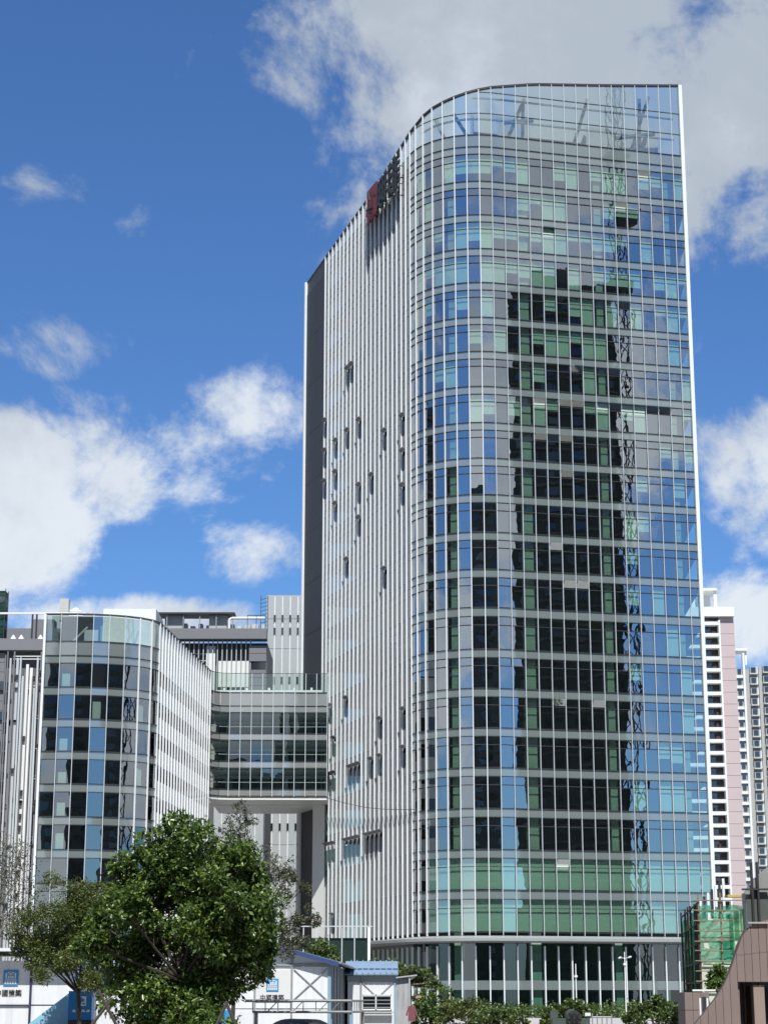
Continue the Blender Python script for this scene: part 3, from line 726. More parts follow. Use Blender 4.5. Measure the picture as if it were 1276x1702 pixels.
# ================================================================== LOUVRED WING at far left
lw_ = thing('louvred_wing', (-42, 212, 0), 'wing at far left screened by pale upright tubes and boards', 'building')
ubox('wall', mat('wing_back', (.14, .14, .15), .7, var=.1), lw_, ax((-49, 220, 20), 27.5, 14, 40))
ubox('roof_band', DGREY, lw_, ax((-49, 212.6, 40.6), 27.5, 1.6, 1.3))
for k in range(26):
    z = 39.2-k*1.1
    ubox('cladding_board', DGREY, lw_, ax((-46.3+(-4), 212.6, z), 15.2, .5, 1.05))
for k in range(8): ubox('window', DWIN, lw_, ax((-43.2, 212.2, 35.9-3.35*k), 2.2, .3, .9))
zt_ = 39.6
tubes = [(15, .12, 0), (19, .2, 1), (26, .16, 0), (31, .26, 1), (37, .18, 1), (41.5, .24, 4), (47.5, .30, 2), (54.5, .32, 2.6), (60.5, .2, 6), (28.5, .1, 5), (51, .1, 7), (44.5, .1, 3), (63, .1, 4), (24, .14, 6), (65, .2, 1), (70, .16, 0), (22.5, .1, 2), (34, .1, 3), (57, .12, 4), (11, .12, .5)]
for px_i, wd, dz in tubes:
    p = at(px_i, 1080, 211.0)
    ubox('louvre_tube', WHITE if wd > .28 else (ALU if wd > .17 else DGREY), lw_, ax((p.x, 211.0+rnd.uniform(-.25, .25), (zt_-dz*.7)/2), wd, wd*1.2, zt_-dz*.7))
for k in range(10):
    for dz in (0, .32): ubox('tie_rail', WHITE, lw_, ax((-38.9, 211.6, 39.2-k*3.35-dz), 5.4, .1, .1))
m = MB()
for k in range(60):
    p = at(rnd.choice([19, 26, 31, 60, 65, 42]), 1080, 210.8); m.box((p.x+.3, 210.9, 38-rnd.uniform(0, 30)), .3, .3, rnd.choice((.2, .5)))
m.build('clip', STEEL, lw_, 'stuff')
ubox('roof_rail', WHITE, lw_, ax((-42, 214, 44.6), 16, .2, .2))
ubox('roof_cabinet', DGREY, lw_, ax((-39.3, 217, 43), 2.6, 2, 2.6))
for px_i in (24, 37, 69):
    p = at(px_i, 1033, 213); m = MB(); m.tube((p.x, p.y, 41.3), (p.x, p.y, 41.9), .45, .05, 8); m.build('vent_cowl', WHITE, lw_)
for px_i in (55, 62): ubox('roof_post', STEEL, lw_, ax((at(px_i, 1020, 214).x, 214, 43), .18, .18, 3.4))

# ================================================================== BUILDINGS BEHIND THE CAMERA (mirrored in the glass)
def far_block(name, label, c, face, wd, dp, h, col, floors=3.1):
    """plain tower block turned so its long side looks along 'face'"""
    r = thing(name, (c[0], c[1], 0), label, 'building', None)
    n = Vector(face).normalized(); t = Vector((-n.y, n.x))
    ubox('wall', mat(name+'_wall_'+str(int(abs(c[0]))), col, .8, var=.2, scale=.2), r, fr((c[0], c[1], h/2), t, n, wd, dp, h))
    s, g = MB(), MB()
    for k in range(int(h/floors)):
        z = 2+k*floors
        s.cube(fr((c[0]+n.x*(dp/2+.25), c[1]+n.y*(dp/2+.25), z), t, n, wd*.96, .5, .35))
        nwin = max(3, int(wd/4))
        for q in range(nwin):
            o = (q+.5)/nwin*wd-wd/2
            g.cube(fr((c[0]+n.x*(dp/2+.05)+t.x*o, c[1]+n.y*(dp/2+.05)+t.y*o, z+1.6), t, n, wd/nwin*.5, .16, 1.5))
    s.build('balcony_band', mat('band_dim', (.11, .115, .11), .8), r, 'stuff'); g.build('window_grid', DWIN, r, 'stuff')
    ubox('roof_room', mat('band_dim', (.11, .115, .11), .8), r, fr((c[0]+t.x*wd*.1, c[1]+t.y*wd*.1, h+2), t, n, wd*.35, dp*.6, 4))
    return r
far_block('apartment_block', 'slim dark tower block that shows only as a reflection in the front glass', (86.2, 105.7), (-.55, .835), 18.4, 13, 125, (.06, .068, .06))
far_block('apartment_block', 'broad slab block mirrored in the rounded corner glass', (17, -58), (0, 1), 62, 14, 126, (.10, .11, .11))
far_block('apartment_block', 'lower slab block mirrored in the bridge glazing', (-27.2, -58), (0, 1), 25, 13, 62, (.13, .14, .14))
far_block('apartment_block', 'slab block mirrored in the left bays of the glass block', (-59.5, -58), (0, 1), 39, 14, 122, (.12, .135, .135))
far_block('apartment_block', 'wide block beside the slab, mirrored in the rounded corner', (108, -58), (-.1, 1), 84, 14, 124, (.12, .135, .13))
far_block('apartment_block', 'tall block mirrored in the middle of the rounded corner', (-148, 49), (.7, .7), 60, 16, 116, (.06, .06, .065))
far_block('apartment_block', 'block mirrored at the left end of the rounded corner', (-146, 206), (1, 0), 70, 16, 112, (.06, .065, .06))
cr = thing('tower_crane', (90.6, 117.7, 0), 'dark lattice tower crane that shows as a wavering reflection in the glass', 'crane')
m = MB(); cx, cy = 90.6, 117.7; q = 1.0
for dx in (-q, q):
    for dy in (-q, q): m.tube((cx+dx, cy+dy, 0), (cx+dx, cy+dy, 186), .14, .14, 4)
for k in range(62):
    z = k*3.
    for (a, b) in (((-q, -q), (q, -q)), ((q, -q), (q, q)), ((q, q), (-q, q)), ((-q, q), (-q, -q))):
        m.tube((cx+a[0], cy+a[1], z), (cx+b[0], cy+b[1], z+3), .085, .085, 4)
m.build('mast', STEEL, cr)
m = MB(); m.box((cx, cy, 124), 3.4, 3.4, 2.2); m.box((cx+1.2, cy+1.2, 137), 2.8, 2.8, 3.0); m.box((cx, cy, 149), 3.6, 3.6, .8); m.build('collar', STEEL, cr)
m = MB()
for dx in (-.8, .8): m.tube((cx+dx, cy, 186), (cx+dx+34, cy-14, 189), .16, .16, 4)
m.tube((cx, cy, 188.5), (cx+34, cy-14, 191), .16, .16, 4); m.tube((cx, cy, 186), (cx, cy, 194), .3, .2, 4)
m.build('jib', STEEL, cr)

# ================================================================== RESIDENTIAL TOWERS at right
PINK = mat('pink_tile', (.52, .43, .42), .6, var=.06, scale=.3, streak=.05)
GREYR = mat('render_grey', (.42, .43, .42), .8, var=.1, streak=.12)
ra = thing('residential_tower', (80, 475, 0), 'pink and white residential tower with stacked dark balconies right of the glass tower', 'apartment building', 'residential towers')
ubox('wall', mat('res_dark', (.07, .07, .07), .8), ra, ax((74, 485, 49), 28, 16, 98))
ubox('attic', WHITE, ra, ax((75.0, 480, 97.2), 27.2, 12, 2.4))
m = MB()
for z in (98.4, 103.6): m.box((76, 481, z), 18, 8, .6)
for xx in (84.6, 79): m.box((xx, 478, 101), .8, .8, 5)
m.box((76, 485, 101), 17, .5, 5); m.build('roof_frame', WHITE, ra)
ubox('wall_return', PINK, ra, ax((86.75, 484, 48.5), 3.7, 17, 97))
PINKD = PINK
for k in range(33):
    z = 94.2-k*2.98
    if z < 0: break
    ubox('balcony_slab', WHITE, ra, ax((79.6, 475.4, z), 10.4, 2.6, .85))
    ubox('wall_panel', PINK, ra, ax((86.78, 475.3, z-1.05), 3.7, .5, 2.9))
    if k < 28:
        ubox('balcony_rail', STEEL, ra, ax((80, 474.6, z+.78), 9.2, .1, .12))
        for q in range(3):
            ubox('laundry', mat('laundry_%d' % (q % 3), [(.5, .48, .45), (.12, .12, .14), (.3, .12, .1)][q % 3], .8), ra, ax((80.4+q*1.4+rnd.uniform(-.5, .5), 476, z+.9+rnd.uniform(0, .3)), rnd.uniform(.4, .9), .2, rnd.uniform(.5, 1.1))) if rnd.random() < .5 else None
        ubox('window', DWIN, ra, ax((80.6, 476.95, z+1.5), 4.4, .1, 1.6))
ubox('corner_pier', WHITE, ra, ax((84.7, 475.2, 47.5), .4, 2.4, 95))
rb = thing('grey_residential_tower', (105, 530, 0), 'grey and white residential tower with rows of bay windows at the far right', 'apartment building', 'residential towers')
ubox('wall', GREYR, rb, ax((112, 538, 46), 26.6, 15, 92))
ubox('wall_pier', WHITE, rb, ax((101.0, 530.4, 48), .55, 1.6, 97)); ubox('wall_pier', WHITE, rb, ax((98.6, 530.4, 47), .3, 1.6, 94))
m = MB(); m.box((100.2, 533, 97.6), 4.2, 6, .7); m.box((101.9, 531, 95.5), .5, .5, 4.4); m.box((98.5, 531, 95), .4, .5, 4.4); m.build('roof_frame', WHITE, rb)
ubox('wall_pier', PINK, rb, ax((110.3, 530, 43), 1.6, 1.4, 86)); ubox('wall_pier', WHITE, rb, ax((110.3, 530.1, 89), 1.6, 1.5, 7))
for k in range(31):
    z = 91.4-k*2.95
    if z < 1: break
    ubox('window', DWIN, rb, ax((99.8, 530.4, z), 1.0, .25, 1.35)); ubox('spandrel_panel', WHITE, rb, ax((99.8, 530.3, z-1.55), 1.9, .5, .75))
    for xx in (103.6, 107.2):
        zz = z+(.6 if xx > 105 else .2)
        ubox('bay_window', GREYR, rb, ax((xx, 530.1, zz), 1.9, 1.0, 2.0)); ubox('window', DWIN, rb, ax((xx-.05, 529.55, zz+.1), 1.3, .2, 1.4))
        ubox('sill', CONC, rb, ax((xx, 529.8, zz-1.1), 2.1, 1.5, .22)); ubox('bay_side', WHITE, rb, ax((xx+1.05, 530.0, zz), .3, 1.1, 2.0))
for xx in (105.4, 112.6): ubox('wall_pier', WHITE if xx > 110 else GREYR, rb, ax((xx, 530.2, 46), .8, 1.2, 93))

# ================================================================== SCAFFOLD (right)
sca = thing('bamboo_scaffold', (16, 98, 0), 'bamboo scaffold wrapped in torn green net before the tower at right', 'scaffold')
BAM = mat('bamboo', (.23, .195, .12), .6, var=.25, scale=4); BAM_SHADE = mat('bamboo_shaded', (.04, .034, .022), .7, var=.3, scale=4)  # second bamboo is a darkened copy: shade of the receding side put into colour
NETG = netmat('green_net', (.07, .44, .25), .84); NET_SHADE = netmat('green_net_shaded', (.03, .16, .09), .78)  # second net carries the receding side's shade in its darker green
c0 = at(1164, 1600, 95); c1 = at(1238, 1600, 95); c2 = at(1136, 1600, 111)
zt = zat(1493, 95); zb = .2
def pole(a, b, r=.05, mm=BAM): 
    q = MB(); q.tube(a, b, r, r*.85, 6); q.build('pole', mm, sca)
for k, u in enumerate((0, .5, 1.)):
    x = c0.x+(c1.x-c0.x)*u; pole((x, 95, 0), (x+rnd.uniform(-.03, .03), 95, zt+rnd.uniform(.1, .3)), .042)
for k in range(9):
    z = zt-.12-k*.46*1.04; pole((c0.x-.28, 94.9, z+rnd.uniform(-.03, .03)), (c1.x+.1-rnd.uniform(0, .4 if k < 4 else 1.3), 94.9, z+rnd.uniform(-.03, .03)), .028)
for k in range(10):
    u = k/9; x = c0.x+(c2.x-c0.x)*u; y = 95+16*u; pole((x, y, 0), (x+rnd.uniform(-.1, .1), y, zt-.25+rnd.uniform(-.1, .35)), .06, BAM_SHADE)
for k in range(6):
    z = zt-.2-k*.95; pole((c0.x, 95, z), (c2.x, 111, z+rnd.uniform(-.1, .1)), .06, BAM_SHADE)
for k in range(4):
    z = zt-.5-k*1.3; pole((c0.x+.5, 97.4, z), (c1.x, 97.4, z), .04)
def netface(name, a, b, z0, z1, mm, sag=.12, nx=10, nz=8):
    vs, fs = [], []
    for i in range(nx+1):
        for k in range(nz+1):
            u, v_ = i/nx, k/nz; p = Vector(a)*(1-u)+Vector(b)*u
            vs.append((p.x+rnd.uniform(-sag, sag)*.5, p.y+rnd.uniform(-sag, sag), z0+(z1-z0)*v_+rnd.uniform(-.06, .06)))
    for i in range(nx):
        for k in range(nz):
            if rnd.random() < .05: continue
            b_ = i*(nz+1)+k; fs.append((b_, b_+nz+1, b_+nz+2, b_+1))
    q = MB(); q.add(vs, fs); q.build(name, mm, sca)
netface('net', (c0.x, 95.15, 0), (c1.x, 95.15, 0), zat(1600, 95), zt-.35, NETG)
netface('net', (c0.x+.1, 95.4, 0), (c2.x+.1, 111, 0), .6, zt-.4, NET_SHADE, .2, 14)
netface('net', (c2.x, 111, 0), (c2.x+3, 111, 0), 1, zt-.5, NETG)
ubox('site_wall', mat('pale_render', (.62, .66, .55), .8, var=.12), sca, ax((17.2, 98.5, 2.9), 2.9, .3, 5.6))
ubox('opening', DWIN, sca, ax((17.2, 98.32, 4.2), .7, .1, .9)); ubox('opening', DWIN, sca, ax((17.5, 98.32, 2.4), 1.1, .1, .8))
ubox('deck_board', mat('plank_yellow', (.55, .42, .12), .6), sca, ax((17.55, 95.5, zt+.12), 1.5, .9, .1))
for k in range(8):
    x = 15.95+k*.2; ubox('cladding_strip', WHITE if k % 2 else STEEL, sca, fr((x, 99.3, 4.3+k*.09), (1, 0), (0, 1), .12, .12, 4.4+k*.18))

# ================================================================== BROWN STONE BUILDING (bottom right)
STONE = mat('brown_stone', (.225, .172, .155), .75, var=.10, scale=1.2, streak=.1, bump=.15)
sb = thing('brown_stone_building', (12, 60, 0), 'brown stone clad building with a sweeping curved parapet at bottom right', 'building')
prof = [(1137, 1652), (1174, 1679), (1189, 1660), (1206, 1634), (1218.6, 1599), (1228, 1568), (1240, 1542.5), (1276, 1527.5), (1420, 1470)]
P3 = [(at(x, y, 60).x, at(x, y, 60).z) for x, y in prof[1:]]
P3 = [(at(1150, 1702, 60).x, at(1150, 1708, 60).z)]+P3
def ztop(x):
    for (a, za), (b, zb_) in zip(P3, P3[1:]):
        if x <= b: return za+(zb_-za)*(x-a)/(b-a)
    return P3[-1][1]
xs_ = [P3[0][0]+.02]
while xs_[-1] < 15.2: xs_.append(xs_[-1]+(.235 if xs_[-1] < 11.6 else .30))
wx0, wx1, wz = at(1229, 1650, 60).x, 13.6, at(1250, 1632, 60).z
m = MB()
for a, b in zip(P3, P3[1:]):
    lo = 0.
    if a[0] > wx0-.2: lo = wz+.1
    m.slab([(a[0], 60.12, lo), (b[0], 60.12, lo), (b[0], 60.12, b[1]-.03), (a[0], 60.12, a[1]-.03)], (0, .45, 0))
m.build('wall_core', mat('stone_joint', (.09, .07, .06), .9), sb)
for a, b in zip(xs_, xs_[1:]):
    za, zb_ = ztop(a), ztop(b); zj = at(1250, 1586, 60).z+(a-11)*.12
    lo = 0. if b < wx0 else (wz if a < wx1 else 0.)
    segs = [(lo, zj), (zj, 99)] if max(za, zb_) > zj+.15 and zj > lo else [(lo, 99)]
    for z0, z1 in segs:
        ta, tb = min(za, z1), min(zb_, z1)
        if ta-z0 < .03 and tb-z0 < .03: continue
        yy = 60-rnd.uniform(0, .008)
        q = MB(); q.slab([(a+.006, yy, z0+.006), (b-.006, yy, z0+.006), (b-.006, yy, max(z0+.01, tb-.004)), (a+.006, yy, max(z0+.01, ta-.004))], (0, .13, 0)); q.build('stone_panel', STONE, sb)
# recessed window bay
ubox('reveal', STONE, sb, ax((wx0-.02, 60.7, wz/2), .06, 1.1, wz-.02)); ubox('lintel', STONE, sb, ax(((wx0+wx1)/2, 60.75, wz+.04), wx1-wx0, 1.1, .1))
ubox('window', glossy_panel('brown_window', (.03, .025, .022), .2), sb, ax(((wx0+wx1)/2, 61.2, wz/2), wx1-wx0, .06, wz))
for u in (.12, .3): ubox('window_frame', mat('bronze', (.16, .09, .05), .4, .3), sb, ax((wx0+(wx1-wx0)*u, 61.1, wz/2), .05, .12, wz))
ubox('pilaster', mat('brown_stone_pale', (.30, .23, .19), .75, var=.1), sb, ax((at(1262, 1660, 60).x, 60.35, wz/2-.05), .33, .5, wz-.1))
ubox('coping', mat('coping', (.40, .37, .34), .6), sb, fr(((P3[-2][0]+P3[-3][0])/2, 60.1, (P3[-2][1]+P3[-3][1])/2+.02), (1, 0), (0, 1), .62, .4, .05))
bx = thing('brown_stone_pier', (15, 84, 0), 'low brown stone block with white steel goal-shaped frame at its corner', 'wall')
xl = at(1137, 1660, 84).x; xr = at(1178, 1660, 84).x; zt2 = zat(1649, 84)
for k in range(3):
    for z0, z1 in ((0, zt2-.75), (zt2-.74, zt2)):
        ubox('stone_panel', STONE, bx, ax((xl+(k+.5)*(xr-xl)/3, 85, (z0+z1)/2), (xr-xl)/3-.012, 2, z1-z0-.012))
fx = thing('steel_goal', (15.4, 82, 0), 'white steel goal-post frame standing by the brown pier', 'frame')
m = MB(); a, b = at(1164, 1650, 82), at(1174, 1650, 82)
m.box((a.x-.05, 82, .9), .07, .07, 1.8); m.box((b.x, 82, .9), .07, .07, 1.8); m.build('post', WHITE, fx)
ubox('crossbar', WHITE, fx, ax(((a.x+b.x)/2, 82, zat(1646, 82)), .95, .1, .07))
ubox('grille', STEEL, fx, ax(((a.x+b.x)/2, 82.05, 1.0), .16, .05, 1.7))
# weathered glass stair tower behind the stone wall
gs = thing('weathered_stair_tower', (14, 72, 0), 'streaked grey metal and glass stair enclosure above the brown wall', 'building')
WEA = mat('weathered_metal', (.29, .30, .285), .55, .1, var=.35, scale=1.2, streak=.5)
zb_ = 3.6
A_, B_, C_, D_ = at(1240, 1484, 72), at(1258, 1458, 72), at(1280, 1440, 72), at(1330, 1440, 72)
m = MB(); m.slab([(A_.x, 72.3, 2), (D_.x, 72.3, 2), (D_.x, 72.3, D_.z), (C_.x, 72.3, C_.z), (B_.x, 72.3, B_.z), (A_.x, 72.3, A_.z)], (0, .6, 0)); m.build('body', WEA, gs)
pg = glossy_panel('weathered_glass', (.13, .145, .13), .2, amp=.006, scale=1.1)
for (x0_, x1_, t0_, t1_) in ((1241, 1250, 1495, 1480), (1252, 1259, 1478, 1468), (1262, 1276, 1482, 1482)):
    a, b = at(x0_, t0_, 72), at(x1_, t1_, 72)
    q = MB(); q.slab([(a.x, 72.2, 3.9), (b.x, 72.2, 3.9), (b.x, 72.2, b.z), (a.x, 72.2, a.z)], (0, .09, 0)); q.build('glass_panel', pg, gs)
for px_i in (1251, 1260.5): ubox('frame_post', STEEL, gs, ax((at(px_i, 1500, 72).x, 72.1, 4.6), .07, .2, 4.2))
ubox('frame_rail', STEEL, gs, fr((at(1262, 1478, 72).x, 72.08, zat(1478, 72)), (1, 0), (0, 1), 1.3, .18, .06))
gr = thing('glass_balustrade', (13, 62, 0), 'green tinted glass balustrade along the top of the curved brown wall', 'railing')
RGL = glass('rail_glass', (.62, .78, .66), .14)
for (x0_, x1_) in ((1213, 1221), (1222, 1231), (1232, 1240)):
    a, b = at(x0_, 1600, 61.5), at(x1_, 1600, 61.5); z0, z1 = ztop(a.x)-.1, max(ztop(a.x), ztop(b.x))+.55
    ubox('pane', RGL, gr, ax(((a.x+b.x)/2, 61.5, (z0+z1)/2), b.x-a.x-.02, .02, z1-z0))

# ================================================================== SITE CABINS
CABW = mat('cabin_white', (.78, .80, .82), .45, var=.07, streak=.16); CABS = mat('cabin_side', (.42, .43, .44), .6, var=.2, scale=1.2, streak=.45)
ROOFB = mat('roof_blue', (.20, .29, .40), .45, var=.12, scale=1); PURP = mat('barge_blue', (.045, .075, .19), .45, var=.1); BLUEP = mat('post_blue', (.25, .38, .50), .45, var=.1)
LOGOB = mat('logo_blue', (.05, .30, .60), .45, var=.05); BRACE = mat('brace_grey', (.32, .34, .35), .5, .2)
def text(name, body, size, loc, parent, m):
    cu = bpy.data.curves.new(name, 'FONT'); cu.body = body; cu.size = size; cu.extrude = .006; cu.align_x = 'CENTER'; cu.offset = size*.012
    cu.materials.append(m); o = bpy.data.objects.new(name, cu); COL.objects.link(o)
    me = bpy.data.meshes.new_from_object(o.evaluated_get(bpy.context.evaluated_depsgraph_get()))
    bpy.data.objects.remove(o); me.materials.clear(); me.materials.append(m)
    return place(bpy.data.objects.new(name, me), parent, Matrix.Translation(loc) @ Matrix.Rotation(math.pi/2, 4, 'X'))
def logo(parent, x, y, z, s):
    """blue square emblem: white inner frame, arch of strokes above, row of blocks below"""
    lg = ubox('logo_plate', LOGOB, parent, ax((x, y-.012, z), s, .024, s))
    m = MB(); yy = y-.03
    def bar(a, b, c, d): m.box((x+(a+c)/2*s, yy, z+(b+d)/2*s), abs(c-a)*s, .012, abs(d-b)*s)
    for k in range(5): bar(-.40+k*.17, -.40, -.40+k*.17+.11, -.22)
    bar(-.40, -.18, .40, -.12); bar(-.36, -.06, -.26, .32); bar(-.2, -.06, -.1, .22); bar(.26, -.06, .36, .32); bar(.1, -.06, .2, .22)
    bar(-.05, -.06, .05, .36); bar(-.2, .3, .2, .38); bar(-.2, .12, .2, .17)
    m.build('logo_strokes', WHITE, lg)
# cabin A
ca = thing('gabled_site_cabin', (-5.2, 96, 0), 'white gabled site cabin with blue logo and company name on its end wall', 'cabin', 'white site cabins')
rx, ex0, ex1, za, ze = -5.22, -8.1, -2.42, 4.25, 3.50
posts = [-8.05, -6.3, -4.5, -2.66]
def roofz(x): return za-(za-ze)*abs(x-rx)/(ex1-rx)
ubox('body', CABS, ca, ax((-5.36, 110.6, 1.66), 5.3, 29, 3.3))
for a, b in zip(posts, posts[1:]):
    for z0, z1 in ((0, 1.3), (1.32, 3.32)): ubox('wall_panel', CABW, ca, ax(((a+b)/2, 96, (z0+z1)/2), b-a-.10, .1, z1-z0-.02))
    q = MB(); q.slab([(a+.05, 95.95, 3.46), (b-.05, 95.95, 3.46), (b-.05, 95.95, roofz(b-.05)-.09), (a+.05, 95.95, roofz(a+.05)-.09)] if not (a < rx < b) else
                     [(a+.05, 95.95, 3.46), (b-.05, 95.95, 3.46), (b-.05, 95.95, roofz(b)-.09), (rx, 95.95, za-.09), (a+.05, 95.95, roofz(a)-.09)], (0, .1, 0)); q.build('gable_panel', CABW, ca)
for i, p in enumerate(posts): ubox('post', BLUEP if i == 3 else MIDST, ca, ax((p, 95.97, (roofz(p)-.12)/2), .10 if i < 3 else .16, .16, roofz(p)-.12))
ubox('tie_beam', MIDST, ca, ax((-5.36, 95.93, 3.39), 5.4, .12, .12))
for (x0_, x1_) in ((-4.4, -2.78),):
    for s in (0, 1):
        q = MB(); q.tube((x0_, 95.9, 3.2 if s else 1.75), (x1_, 95.9, 1.75 if s else 3.2), .025, .025, 5); q.build('cross_brace', BRACE, ca)
ubox('sign_panel', mat('sign_board', (.70, .71, .69), .5, var=.06), ca, ax((-5.4, 95.92, 2.42), 1.72, .05, 1.5))
logo(ca, at(453, 1637, 95.9).x, 95.89, at(453, 1637, 95.9).z, .60)
text('sign_text', '中國建築', .30, (at(452, 1662, 95.88).x, 95.89, at(452, 1662, 95.88).z), ca, BLK)
for k in range(30): ubox('side_panel', CABS, ca, ax((-2.68, 96.5+k*.95, 1.72), .1, .90, 3.44))
for k in range(9): ubox('side_rib', STEEL if k % 2 else BRACE, ca, ax((-2.62, 97.2+k*1.9, 1.7), .07, .07, 3.4))
for s in (-1, 1):
    x_e = ex1 if s > 0 else 2*rx-ex1
    q = MB(); q.slab([(rx, 95.6, za), (x_e+s*.25, 95.6, ze-.06), (x_e+s*.25, 95.6, ze+.04), (rx, 95.6, za+.1)], (0, 30, 0)); q.build('roof_sheet', ROOFB, ca)
    q = MB(); q.slab([(rx, 95.52, za-.14), (x_e+s*.22, 95.52, ze-.2), (x_e+s*.22, 95.52, ze+.02), (rx, 95.52, za+.08)], (0, .07, 0)); q.build('barge_board', PURP, ca)
q = MB(); q.tube((ex1+.3, 95.6, ze), (ex1+.3, 125.4, ze), .06, .06, 6); q.build('gutter', MIDST, ca)
ca.matrix_basis = Matrix.Translation((-5.2, 96, 0)) @ Matrix.Rotation(R(-1.3), 4, 'Z')
# cabin B
cb_ = thing('blue_roofed_cabin', (-.7, 112, 0), 'small white cabin with a blue tiled roof and barred window behind the gabled cabin', 'cabin', 'white site cabins')
xl, xr = at(577, 1640, 112).x, at(656, 1640, 112).x; zt = 3.1
ubox('body', CABS, cb_, ax(((xl+xr)/2, 114.6, zt/2), xr-xl-.1, 5, zt-.02))
for a, b in ((xl, xl+.75), (xl+.8, xr)):
    for z0, z1 in ((0, 1.05), (1.07, 2.75)): ubox('wall_panel', CABW, cb_, ax(((a+b)/2, 112, (z0+z1)/2), b-a-.06, .1, z1-z0))
ubox('eave_band', GREYP, cb_, ax(((xl+xr)/2, 111.95, 2.92), xr-xl, .1, .3))
for p in (xl+.77, xr): ubox('post', BLUEP if p == xr else MIDST, cb_, ax((p, 111.94, 1.55), .09, .12, 3.1))
for a, b in ((xl+.85, xl+1.55), (xr-.1, xr-.8)):
    q = MB(); q.tube((a, 111.9, 2.7), (b, 111.9, 2.05), .022, .022, 5); q.build('cross_brace', BRACE, cb_)
wa, wb_ = at(602, 1660, 111.8), at(650, 1660, 111.8); z0, z1 = zat(1678, 111.8), zat(1654, 111.8)
wf = ubox('window', DWIN, cb_, ax(((wa.x+wb_.x)/2, 111.9, (z0+z1)/2), wb_.x-wa.x, .06, z1-z0))
fmb = MB()
for u in (0, .47, 1): fmb.box((wa.x+(wb_.x-wa.x)*u, 111.84, (z0+z1)/2), .07, .08, z1-z0+.07)
for z in (z0, z1): fmb.box(((wa.x+wb_.x)/2, 111.84, z), wb_.x-wa.x, .08, .07)
fmb.build('window_frame', WHITE, wf)
fmb = MB()
for k in range(4): fmb.box(((wa.x+wb_.x)/2, 111.80, z0+.12+k*.2), wb_.x-wa.x, .02, .025)
fmb.box(((wa.x+wb_.x)/2, 111.7, z0-.15), wb_.x-wa.x+.1, .25, .06); fmb.build('window_bars', ALU, wf)
nr = 9
for i in range(nr):
    a = xl-.15+(xr-xl+.35)*i/nr; b = xl-.15+(xr-xl+.35)*(i+1)/nr
    q = MB(); q.slab([(a+.01, 111.6, 3.1), (b-.01, 111.6, 3.1), (b-.01, 114.5, 3.86), (a+.01, 114.5, 3.86)], (0, 0, .07)); q.build('roof_tile', ROOFB, cb_)
    if i: ubox('roof_rib', ROOFB, cb_, Matrix.Translation((a, 113.05, 3.58)) @ Matrix.Rotation(math.atan2(.76, 2.9), 4, 'X') @ Matrix.Diagonal((.06, 3.0, .08, 1)))
ubox('roof_batten', PURP, cb_, Matrix.Translation(((xl+xr)/2, 112.6, 3.46)) @ Matrix.Rotation(math.atan2(.76, 2.9), 4, 'X') @ Matrix.Diagonal((xr-xl+.35, .12, .05, 1)))
q = MB(); q.slab([(xl-.15, 114.5, 3.86), (xr+.2, 114.5, 3.86), (xr+.2, 117.4, 3.1), (xl-.15, 117.4, 3.1)], (0, 0, .07)); q.build('roof_back', ROOFB, cb_)
q = MB(); q.slab([(xr+.02, 112, 3.1), (xr+.02, 117, 3.1), (xr+.02, 114.5, 3.8)], (-.08, 0, 0)); q.build('gable_panel', CABS, cb_)
for k in range(5): ubox('side_panel', CABS, cb_, ax((xr+.02, 112.5+k, 1.5), .1, .94, 3))
# shed row C
cc = thing('corrugated_shed', (1.2, 120, 0), 'dark ribbed shed with a lean-to roof behind the blue roofed cabin', 'cabin')
xs1 = at(690, 1640, 122).x
ubox('body', CABS, cc, ax((.9, 130, 1.5), 1.2, 22, 3.0))
for k in range(12): ubox('side_panel', CABS, cc, ax((1.54, 119.6+k*1.8, 1.5), .1, 1.7, 3.0))
ubox('roof_sheet', GREYP, cc, Matrix.Translation((1.2, 130, 3.1)) @ Matrix.Rotation(-.12, 4, 'Y') @ Matrix.Diagonal((1.6, 22.5, .08, 1)))
for k in range(3): ubox('bracket', mat('raw_wood', (.40, .32, .22), .8, var=.2), cc, fr((1.85, 119.8+k*2.2, 1.95-.05*k), (1, 0), (0, 1), .9, .07, .07))
sh = thing('pink_shirt', at(684, 1683, 117.5), 'pink shirt hung out on a bracket beside the dark shed', 'shirt')
p = at(684, 1683, 117.5); m = MB()
m.slab([(p.x-.20, p.y, p.z+.36), (p.x+.20, p.y, p.z+.36), (p.x+.36, p.y, p.z-.16), (p.x+.26, p.y, p.z-.2), (p.x+.2, p.y, p.z+.1), (p.x+.22, p.y, p.z-.5), (p.x-.22, p.y, p.z-.5), (p.x-.2, p.y, p.z+.1), (p.x-.26, p.y, p.z-.2), (p.x-.36, p.y, p.z-.16)], (0, .12, 0))
m.build('cloth', mat('pink_cloth', (.20, .07, .09), .8, var=.3, scale=6), sh)
m = MB(); m.tube((p.x-.2, p.y+.06, p.z+.37), (p.x+.2, p.y+.06, p.z+.37), .015, .015, 5); m.tube((p.x, p.y+.06, p.z+.37), (p.x, p.y+.06, p.z+.5), .012, .012, 5); m.build('hanger', STEEL, sh)
